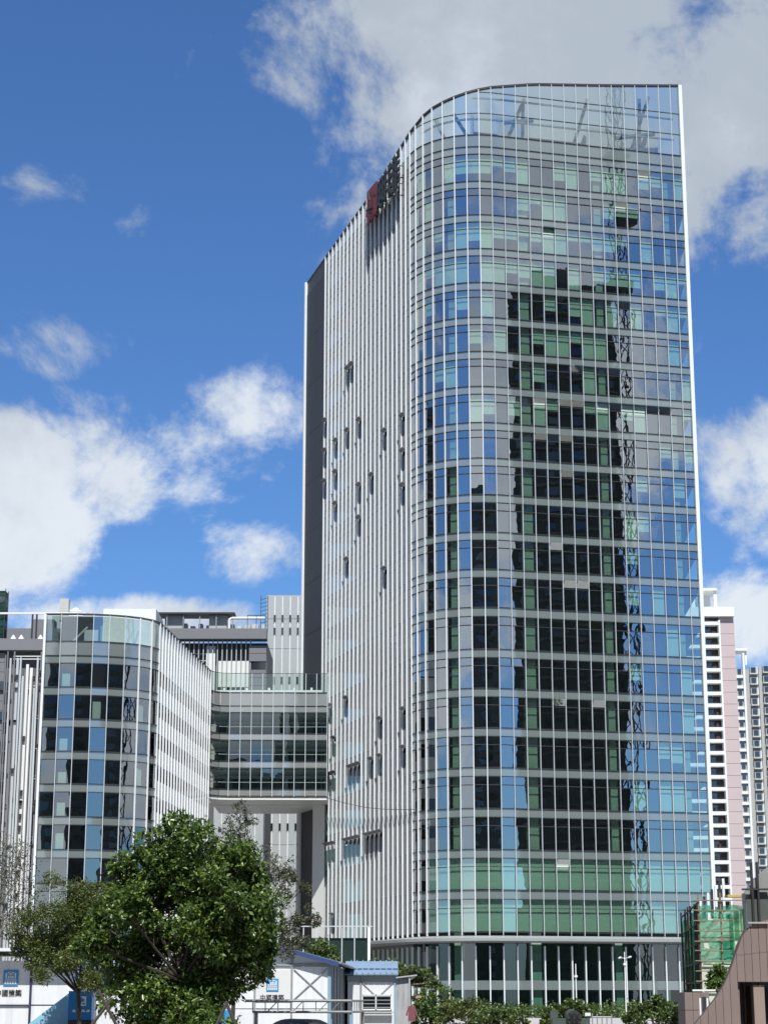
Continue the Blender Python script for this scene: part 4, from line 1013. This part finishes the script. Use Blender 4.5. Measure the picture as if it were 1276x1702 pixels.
# cabin D, far left
cd = thing('left_site_cabin', (-16, 88, 0), 'white site cabin with logo at far left, partly behind the olive tree', 'cabin', 'white site cabins')
xr = at(125, 1640, 88).x
for k in range(4):
    b = xr-k*1.96
    for z0, z1 in ((0, 1.48), (1.52, 3.45)): ubox('wall_panel', CABW, cd, ax((b-.98, 88, (z0+z1)/2), 1.9, .1, z1-z0-.02))
    ubox('post', mat('post_navy', (.04, .045, .09), .5), cd, ax((b-1.96, 87.95, 1.75), .1, .16, 3.5))
ubox('mid_rail', mat('post_navy', (.04, .045, .09), .5), cd, ax((xr-5.0, 87.93, 1.5), 6, .1, .06))
ubox('body', CABW, cd, ax((xr-4, 93, 1.7), 8, 9.6, 3.4)); ubox('roof_beam', STEEL, cd, ax((xr-3.9, 87.9, 3.72), 8.2, .2, .12)); ubox('roof_sheet', CABW, cd, ax((xr-3.9, 92.5, 3.9), 8.4, 11, .14))
p = at(18.5, 1625, 87.9); logo(cd, p.x, 87.92, p.z, .66); p = at(14, 1654.5, 87.9)
text('sign_text', '中國建築', .30, (p.x, 87.92, p.z), cd, BLK)
bn = thing('blue_banner', at(131, 1628, 86.6), 'narrow blue banner with white writing hung at the cabin corner', 'banner')
a = at(131, 1611, 86.6); ubox('cloth', mat('banner_blue', (.02, .06, .34), .6, var=.15), bn, ax(a, .30, .03, .92))
m = MB()
for k in range(4): m.box((a.x-.02+.03*(k % 2), a.y-.02, a.z+.3-.2*k), .13, .012, .035); m.box((a.x+.02, a.y-.02, a.z+.25-.2*k), .03, .012, .11)
m.build('white_marks', WHITE, bn)
bo = thing('blue_booth', (-11.2, 72, 0), 'bright blue gate booth with white emblem and sloping pale blue side', 'booth')
a, b = at(115, 1647, 72), at(152, 1695, 72)
BBLUE = mat('booth_blue', (.02, .22, .52), .4, var=.06); BPALE = mat('booth_pale', (.28, .55, .72), .5, var=.08)
m = MB(); xx0, xx1, zt = a.x, b.x, a.z; r = .14
m.slab([(xx0, 72, b.z), (xx1, 72, b.z), (xx1, 72, zt-r*1.6), (xx1-r*.3, 72, zt-r*.6), (xx1-r, 72, zt-.02), (xx0, 72, zt)], (0, .6, 0)); m.build('sign_face', BBLUE, bo)
q = ubox('emblem_plate', WHITE, bo, ax((at(136, 1664, 72).x, 71.985, at(136, 1664, 72).z), .34, .03, .34))
m = MB()
for dx, dz, sx, sz in ((-.06, -.05, .12, .08), (.03, .03, .14, .1), (-.02, .11, .08, .04), (.09, -.09, .08, .05), (-.1, .05, .05, .05)): m.box((at(136, 1664, 72).x+dx, 71.962, at(136, 1664, 72).z+dz), sx, .012, sz)
m.build('emblem_strokes', BBLUE, q)
m = MB()
for k in range(4):
    c = at(123.5+k*7.6, 1681, 72); m.box((c.x, 71.985, c.z), .13, .02, .05); m.box((c.x+rnd.uniform(-.03, .03), 71.985, c.z+.045), .09, .02, .035)
m.build('pictogram', WHITE, bo)
p0, p1, p2 = at(48, 1702, 72.4), at(115, 1651, 72.4), at(115, 1712, 72.4)
m = MB(); m.slab([(p0.x, 72.4, 0), (p2.x-.01, 72.4, 0), (p1.x-.01, 72.4, p1.z), (p0.x, 72.4, p0.z)], (0, .2, 0)); m.build('sloping_side', BPALE, bo)
ubox('base', STEEL, bo, ax(((xx0+xx1)/2, 72.5, (b.z)/2), xx1-xx0, .9, max(.1, b.z-.01)))

# ================================================================== GATE TRUSS, TARP, PAVILION, LAMPS
gt = thing('trussed_gate_frame', (-4, 80, 0), 'weathered steel gate frame with zigzag truss in front of the gabled cabin', 'gate')
GST = mat('gate_steel', (.24, .25, .24), .6, .2, var=.3, scale=3)
xa, xb, xc = at(416, 1664, 80).x, at(584, 1664, 80).x, at(603, 1664, 82.5).x
zt, zb = zat(1663.5, 80), zat(1682, 80)
q = MB(); q.tube((xa-.2, 80, zt), (xb, 80, zt), .055, .055, 8); q.build('top_chord', GST, gt)
q = MB(); q.tube((xa+.1, 80, zb), (xb, 80, zb), .05, .05, 8); q.build('bottom_chord', GST, gt)
for z in (zt, zb): q = MB(); q.tube((xb, 80, z), (xc, 82.5, z), .045, .045, 6); q.build('return_rail', GST, gt)
for k in range(5): 
    u = (k+.3)/5; q = MB(); q.tube((xb+(xc-xb)*u, 80+2.5*u, zt), (xb+(xc-xb)*u, 80+2.5*u, zb), .02, .02, 5); q.build('rail_bar', GST, gt)
dx = (xb-xa)/8
for k in range(8):
    x = xa+.1+k*dx; q = MB(); q.tube((x, 80, zt), (x, 80, zb), .022, .022, 5); q.build('strut', GST, gt)
    if k in (1, 3, 5, 6): q = MB(); q.tube((x+dx, 80, zt), (x+dx*.15, 80, zb), .022, .022, 5); q.build('diagonal', GST, gt)
for x, y in ((xa+.25, 80), (xb, 80), (xc, 82.5)): ubox('gate_post', BLUEP if x == xb else GST, gt, ax((x, y+.06, zb/2), .14, .1, zb))
ubox('crosspiece', GST, gt, ax((at(455, 1677, 80.1).x, 80.1, zat(1677, 80.1)), 1.4, .06, .05))
tp = MB(); n_ = 16
xa, xb = at(432, 1700, 78).x, at(566, 1700, 78).x; zm = zat(1693.5, 78)
vs, fs = [], []
for i in range(n_+1):
    for k in range(7):
        u, v_ = i/n_, k/6; h = zm*min(1, 3.0*min(u+.06, 1-u+.06))**.5*(1-(2*v_-1)**4*.9)+rnd.uniform(-.015, .015)
        vs.append((xa+(xb-xa)*u, 77.2+1.8*v_, h))
for i in range(n_):
    for k in range(6): a = i*7+k; fs.append((a, a+7, a+8, a+1))
tp.add(vs, fs); o = tp.build('tarpaulin_heap', mat('black_tarp', (.012, .012, .014), .4, var=.2), smooth=True, loc=((xa+xb)/2, 78, 0)); tag(o, 'low heap under a black tarpaulin inside the steel gate', 'tarpaulin')

pv = thing('glass_pavilion', (-4.5, 150, 0), 'dark glass pavilion under a thin white post frame beside the tower', 'pavilion')
zt = zat(1541, 150); pxs = [440, 461, 483, 504, 525.5, 546, 568, 589]
PG = glossy_panel('pavilion_glass', (.025, .045, .04), .16)
x0_, x1_ = at(430, 1600, 150.6).x, at(614, 1600, 150.6).x
for a, b in zip(pxs, pxs[1:]+[612]):
    for z0, z1 in ((0, 3.2), (3.24, zat(1559, 150.6))): ubox('glass_panel', PG, pv, ax(((at(a, 1600, 150.6).x+at(b, 1600, 150.6).x)/2, 150.6, (z0+z1)/2), at(b, 1600, 150.6).x-at(a, 1600, 150.6).x-.05, .06, z1-z0))
ubox('body', STEEL, pv, ax(((x0_+x1_)/2, 156, 2.9), x1_-x0_-.2, 10.4, 5.8)); ubox('roof', DGREY, pv, ax(((x0_+x1_)/2, 156, 6.0), x1_-x0_, 10.8, .25))
for a in pxs: ubox('frame_post', MULL, pv, ax((at(a, 1600, 150).x, 150, zt/2), .075, .09, zt))
ubox('frame_post', WHITE, pv, ax((at(613, 1600, 150).x, 150, zt/2), .2, .2, zt)); ubox('top_rail', MULL, pv, ax(((at(436, 1541, 150).x+at(619, 1541, 150).x)/2, 149.98, zt+.06), at(619, 1541, 150).x-at(436, 1541, 150).x, .12, .08))
def mast(px, py, D, label, arms):
    p = at(px, py, D); r = thing('camera_mast', (p.x, D, 0), label, 'lamp post', 'slim white masts before the lobby')
    q = MB(); q.tube((p.x, D, 0), (p.x, D, p.z), .05, .035, 8); q.build('pole', WHITE, r)
    for s in arms:
        q = MB(); q.tube((p.x, D, p.z-.5), (p.x+s*.3, D-.1, p.z-.42), .02, .02, 6); q.build('arm', WHITE, r)
        q = MB(); q.tube((p.x+s*.3, D-.1, p.z-.42), (p.x+s*.48, D-.22, p.z-.42+s*.06), .07, .06, 8); q.build('camera_housing', WHITE, r)
    q = MB(); q.tube((p.x, D, p.z-1.0), (p.x, D, p.z-.85), .13, .13, 8); q.build('collar', WHITE, r)
mast(956, 1602, 150, 'shorter slim white mast in front of the dark lobby', ())
q = None
mast(1037, 1582, 150, 'taller slim white mast with two small cameras before the lobby', (-1, 1))
p = at(956, 1610, 150)
# mist cannon truck bed
mc = thing('mist_cannon', (8.6, 90, 0), 'dark fan-shaped dust mist cannon on a site machine before the lobby', 'machine')
a = at(951, 1692, 90); m = MB()
m.tube((a.x, 89.2, a.z), (a.x, 90.6, a.z+.1), .34, .30, 16); m.build('barrel', mat('machine_dark', (.05, .055, .05), .5, var=.2), mc)
m = MB(); m.tube((a.x, 89.17, a.z), (a.x, 89.21, a.z), .22, .22, 14); m.build('fan_hub', BLK, mc)
m = MB()
for k in range(8): m.tube((a.x, 89.15, a.z), (a.x+.33*math.cos(k*math.pi/4), 89.15, a.z+.33*math.sin(k*math.pi/4)), .016, .016, 4)
m.build('fan_guard', STEEL, mc)
m = MB(); m.box((a.x-.1, 90.2, a.z*.5-.02), 1.7, 1.2, a.z); m.box((a.x-.85, 90, a.z+.12), .34, .5, .42); m.build('chassis', mat('machine_green', (.07, .09, .08), .5, var=.25), mc)
wb2 = thing('white_site_box', at(976, 1686, 91), 'small white control box on a post beside the mist cannon', 'box')
a = at(976, 1686, 91); m = MB(); m.box(a, .26, .2, .14); m.build('case', WHITE, wb2)
m = MB(); m.tube((a.x, a.y, 0), (a.x, a.y, a.z-.07), .03, .03, 6); m.build('post', MIDST, wb2)
bl_ = thing('site_barrier', at(1000, 1698, 93), 'low clutter of grey site barriers right of the mist cannon', 'barrier')
m = MB()
for k in range(5):
    x = at(984+k*8, 1698, 93).x; m.tube((x, 93, 0), (x, 93, 1.05+rnd.uniform(-.1, .12)), .03, .03, 5)
m.tube((at(984, 1698, 93).x, 93, .95), (at(1016, 1698, 93).x, 93, .95), .03, .03, 5); m.build('rail', MIDST, bl_)

ho = thing('site_hoarding', at(300, 1700, 84), 'low bright blue hoarding strip behind the big tree trunk', 'hoarding')
for k in range(7):
    a, b = at(196+k*32, 1690, 84), at(228+k*32, 1690, 84); ubox('panel', LOGOB if k % 3 else CABW, ho, ax(((a.x+b.x)/2, 84, a.z/2+.1+.08*(k % 2)), b.x-a.x-.02, .06, a.z+.2))
sk = thing('white_sheet', at(172, 1690, 76), 'crumpled white sheet hung beside the blue booth', 'sheet')
vs, fs = [], []
for i in range(9):
    for k in range(7):
        p = at(160+i*5, 1655+k*9, 76); vs.append((p.x, 76+.08*math.sin(i*1.9+k*.4)+rnd.uniform(-.02, .02), p.z)); vs
for i in range(8):
    for k in range(6): a = i*7+k; fs.append((a, a+1, a+8, a+7))
q = MB(); q.add(vs, fs); q.add([(x, y+.02, z) for x, y, z in vs], [f[::-1] for f in fs]); q.build('cloth', CABW, sk, smooth=True)
cbp = MB(); a, b = at(546, 1328, 237), at(692, 1346, 208); pts = []
for k in range(9):
    u = k/8; p = a*(1-u)+b*u; pts.append(Vector((p.x, p.y-.6, p.z-.5*math.sin(math.pi*u))))
cbp.path(pts, [.035]*9, 5); tag(cbp.build('cable', STEEL, loc=tuple(a)), 'thin dark cable strung across the finned side from the bridge', 'cable')
# ================================================================== TREES
def tree(name, label, cat, base, clumps, leaf, lm, bark, trunk_r=.13, seed=1, fork=.45, group=None, twigs=(60, 10), spread=.3, up=.5, limbs=True, tuft=0):
    r = thing(name, base, label, cat, group); q = random.Random(seed)
    cs = []
    if tuft:
        rs = np.random.RandomState(seed+77); big_ = clumps; cl2 = []
        for c, rad in big_:
            for _ in range(tuft):
                u = rs.normal(size=3); u /= np.linalg.norm(u); k = rs.uniform(.45, 1.0); q_ = rs.uniform(.26, .46)
                cl2.append((tuple(np.array(c)+u*np.array(rad)*k), tuple(np.array(rad)*q_)))
    for c, rad in (cl2 if tuft else clumps):
        vol = (np.mean(rad))**2; cs.append((tuple(c), rad, max(8, int(twigs[0]*vol)), twigs[1]))
    leafmesh('crown', lm, cs, r, leaf=leaf, seed=seed, spread=spread, up=up)
    if limbs:
        m = MB(); b = Vector(base); zc = max(c[0][2] for c in clumps); f = b+Vector((q.uniform(-.15, .15), 0, (zc-b.z)*fork))
        mid = (b+f)/2+Vector((q.uniform(-.1, .1), 0, 0)); m.path([b, mid, f], [trunk_r, trunk_r*.85, trunk_r*.7], 8)
        for c, rad in clumps:
            c = Vector(c); s = f if c.z > f.z else mid; k = s+(c-s)*.5+Vector((q.uniform(-.3, .3), q.uniform(-.3, .3), q.uniform(-.1, .3)))*np.mean(rad)*.5
            m.path([s, k, c], [trunk_r*.45, trunk_r*.28, trunk_r*.1], 6)
            for _ in range(5):
                e = c+Vector((q.uniform(-1, 1)*rad[0], q.uniform(-1, 1)*rad[1], q.uniform(-.3, 1)*rad[2]))*.85; g_ = k+(c-k)*q.random()
                m.path([g_, (g_+e)/2+Vector((0, 0, .05)), e], [trunk_r*.14, trunk_r*.09, trunk_r*.04], 4)
        m.build('trunk', bark, r)
    return r
def cl_(lst, D, dv, seed, flat=.9):
    q = random.Random(seed); out = []
    for x, y, rp_ in lst:
        d = D+q.uniform(-dv, dv); p = at(x, y, d); s = rp_*D*.97/F; out.append((tuple(p), (s, s, s*flat)))
    return out
D = 60.
big = [(330, 1405, 52), (270, 1425, 48), (385, 1425, 45), (222, 1462, 40), (300, 1480, 75), (385, 1490, 62), (215, 1520, 45), (260, 1545, 70), (345, 1560, 80), (425, 1530, 36), (200, 1590, 52), (410, 1600, 46), (280, 1640, 75), (225, 1672, 50), (340, 1655, 60), (400, 1560, 45), (300, 1380, 30), (160, 1530, 26), (420, 1455, 24), (255, 1700, 45), (315, 1635, 50), (330, 1700, 50), (285, 1690, 45), (370, 1620, 46), (440, 1575, 22), (150, 1570, 26), (215, 1625, 40)]
tree('broadleaf_tree', 'large dense glossy green tree in the foreground left of centre', 'tree', at(300, 1770, D), cl_(big, D, 1.0, 3), (.175, .085), LF_DARK, BARK, .16, 11, .35, twigs=(150, 11), spread=.38, up=.5, tuft=13)
D = 76.
sp_ = [(405, 1385, 38), (430, 1430, 46), (462, 1475, 38), (440, 1520, 44), (496, 1520, 22), (410, 1350, 22), (480, 1455, 18), (470, 1555, 36), (505, 1475, 14), (520, 1530, 12), (380, 1400, 30), (500, 1570, 20)]
tree('sparse_tree', 'thin open-crowned tree with small grey green leaves behind the big tree', 'tree', at(385, 1760, D), cl_(sp_, D, .8, 5), (.12, .05), LF_GREY, BARK, .09, 12, .4, twigs=(150, 10), spread=.5, up=.35, tuft=6)
D = 70.
ol = [(135, 1525, 40), (180, 1535, 30), (110, 1580, 40), (105, 1500, 50), (150, 1490, 34), (120, 1555, 58), (62, 1545, 42), (165, 1560, 42), (92, 1600, 46), (150, 1615, 40), (60, 1590, 30), (185, 1500, 28), (35, 1560, 26), (190, 1480, 18)]
tree('olive_tree', 'fine-leaved olive green tree left of the big tree, before the left cabin', 'tree', at(130, 1770, D), cl_(ol, D, .8, 7), (.115, .042), LF_OLIVE, BARK, .1, 13, .4, twigs=(340, 11), spread=.5, up=.4, tuft=9)
D = 64.
sl = [(15, 1420, 30), (35, 1450, 26), (5, 1480, 30), (45, 1490, 22), (12, 1540, 26), (-20, 1450, 40), (-15, 1520, 36), (40, 1410, 14)]
tree('bare_tree', 'sparse twiggy tree with few grey leaves at the left edge', 'tree', at(-60, 1760, D), cl_(sl, D, .6, 9), (.10, .04), LF_GREY, BARKL, .09, 14, .45, twigs=(140, 9), spread=.6, up=.3)
D = 140.
fl = [(640, 1606, 22), (670, 1612, 24), (700, 1622, 20), (722, 1634, 13), (620, 1602, 13), (655, 1620, 20), (690, 1634, 16)]
tree('flame_tree', 'low spreading light green tree under the canopy of the tower', 'tree', at(665, 1690, D), cl_(fl, D, 1.2, 10, .5), (.30, .13), LF_MID, BARKL, .14, 15, .6, twigs=(150, 11), spread=.4, tuft=6)
tree('round_tree', 'small round tree crown above the cabin roof before the pavilion', 'tree', at(535, 1690, 135), cl_([(525, 1582, 17), (542, 1584, 17), (534, 1574, 12), (515, 1588, 9), (552, 1592, 8)], 135, .8, 11), (.26, .13), LF_MID, BARK, .1, 16, .6, twigs=(110, 12), spread=.4)
for nm, lab, lst, D, lf, lm, sd_ in (
    ('shrub', 'tall dark shrub right of the pink shirt', [(712, 1668, 24), (742, 1664, 24), (735, 1690, 26), (705, 1694, 20)], 125, (.2, .1), LF_DARK, 21),
    ('shrub', 'olive shrub mound left of the lobby fins', [(772, 1672, 26), (800, 1686, 26), (765, 1695, 26), (745, 1690, 24)], 122, (.2, .1), LF_OLIVE, 22),
    ('shrub', 'light green bush below the second lobby bay', [(826, 1690, 22), (850, 1692, 20), (812, 1698, 18), (862, 1700, 14)], 118, (.2, .11), LF_MID, 23),
    ('shrub', 'broad-leaved bush left of the mist cannon', [(912, 1690, 13), (925, 1684, 14), (903, 1700, 14)], 110, (.28, .16), LF_MID, 24),
    ('shrub', 'broad-leaved bush rising behind the mist cannon', [(950, 1676, 14), (962, 1682, 12), (940, 1682, 10)], 110, (.28, .16), LF_MID, 25),
    ('shrub', 'round green bush before the right lobby bays', [(1085, 1682, 24), (1062, 1688, 22), (1110, 1686, 22), (1090, 1668, 15), (1124, 1694, 14), (1070, 1672, 12), (1045, 1696, 13)], 115, (.22, .11), LF_MID, 26),
    ('shrub', 'dark creeper mass behind the scaffold and brown wall', [(1195, 1610, 16), (1185, 1625, 14), (1205, 1628, 14), (1190, 1640, 12)], 92, (.18, .09), LF_DARK, 27)):
    tree(nm, lab, 'shrub', at(sum(q[0] for q in lst)/len(lst), 1725, D), cl_(lst, D, .8, sd_), lf, lm, BARK, .06, sd_, .5, twigs=(110, 12), spread=.42, tuft=6)
st = thing('tree_stake', at(170, 1760, 58), 'dark timber stakes propping the big tree', 'stake')
for (x0_, y0_, x1_, y1_) in ((163, 1645, 205, 1725), (187, 1660, 140, 1720), (375, 1665, 400, 1720), (378, 1665, 350, 1725)):
    q = MB(); q.tube(at(x0_, y0_, 58), at(x1_, y1_, 57.6), .05, .05, 6); q.build('prop', BARK, st)
hb = MB(); a = at(690, 1700, 160)
h = leafmesh('hedge', LF_DARK, [((x, 186, .6), (2.2, 1.0, .8), 120, 8) for x in np.arange(-6, 36, 2.2)], leaf=(.22, .12), seed=31, loc=(15, 186, 0), kind='stuff'); tag(h, 'low clipped hedge along the foot of the tower', 'hedge')
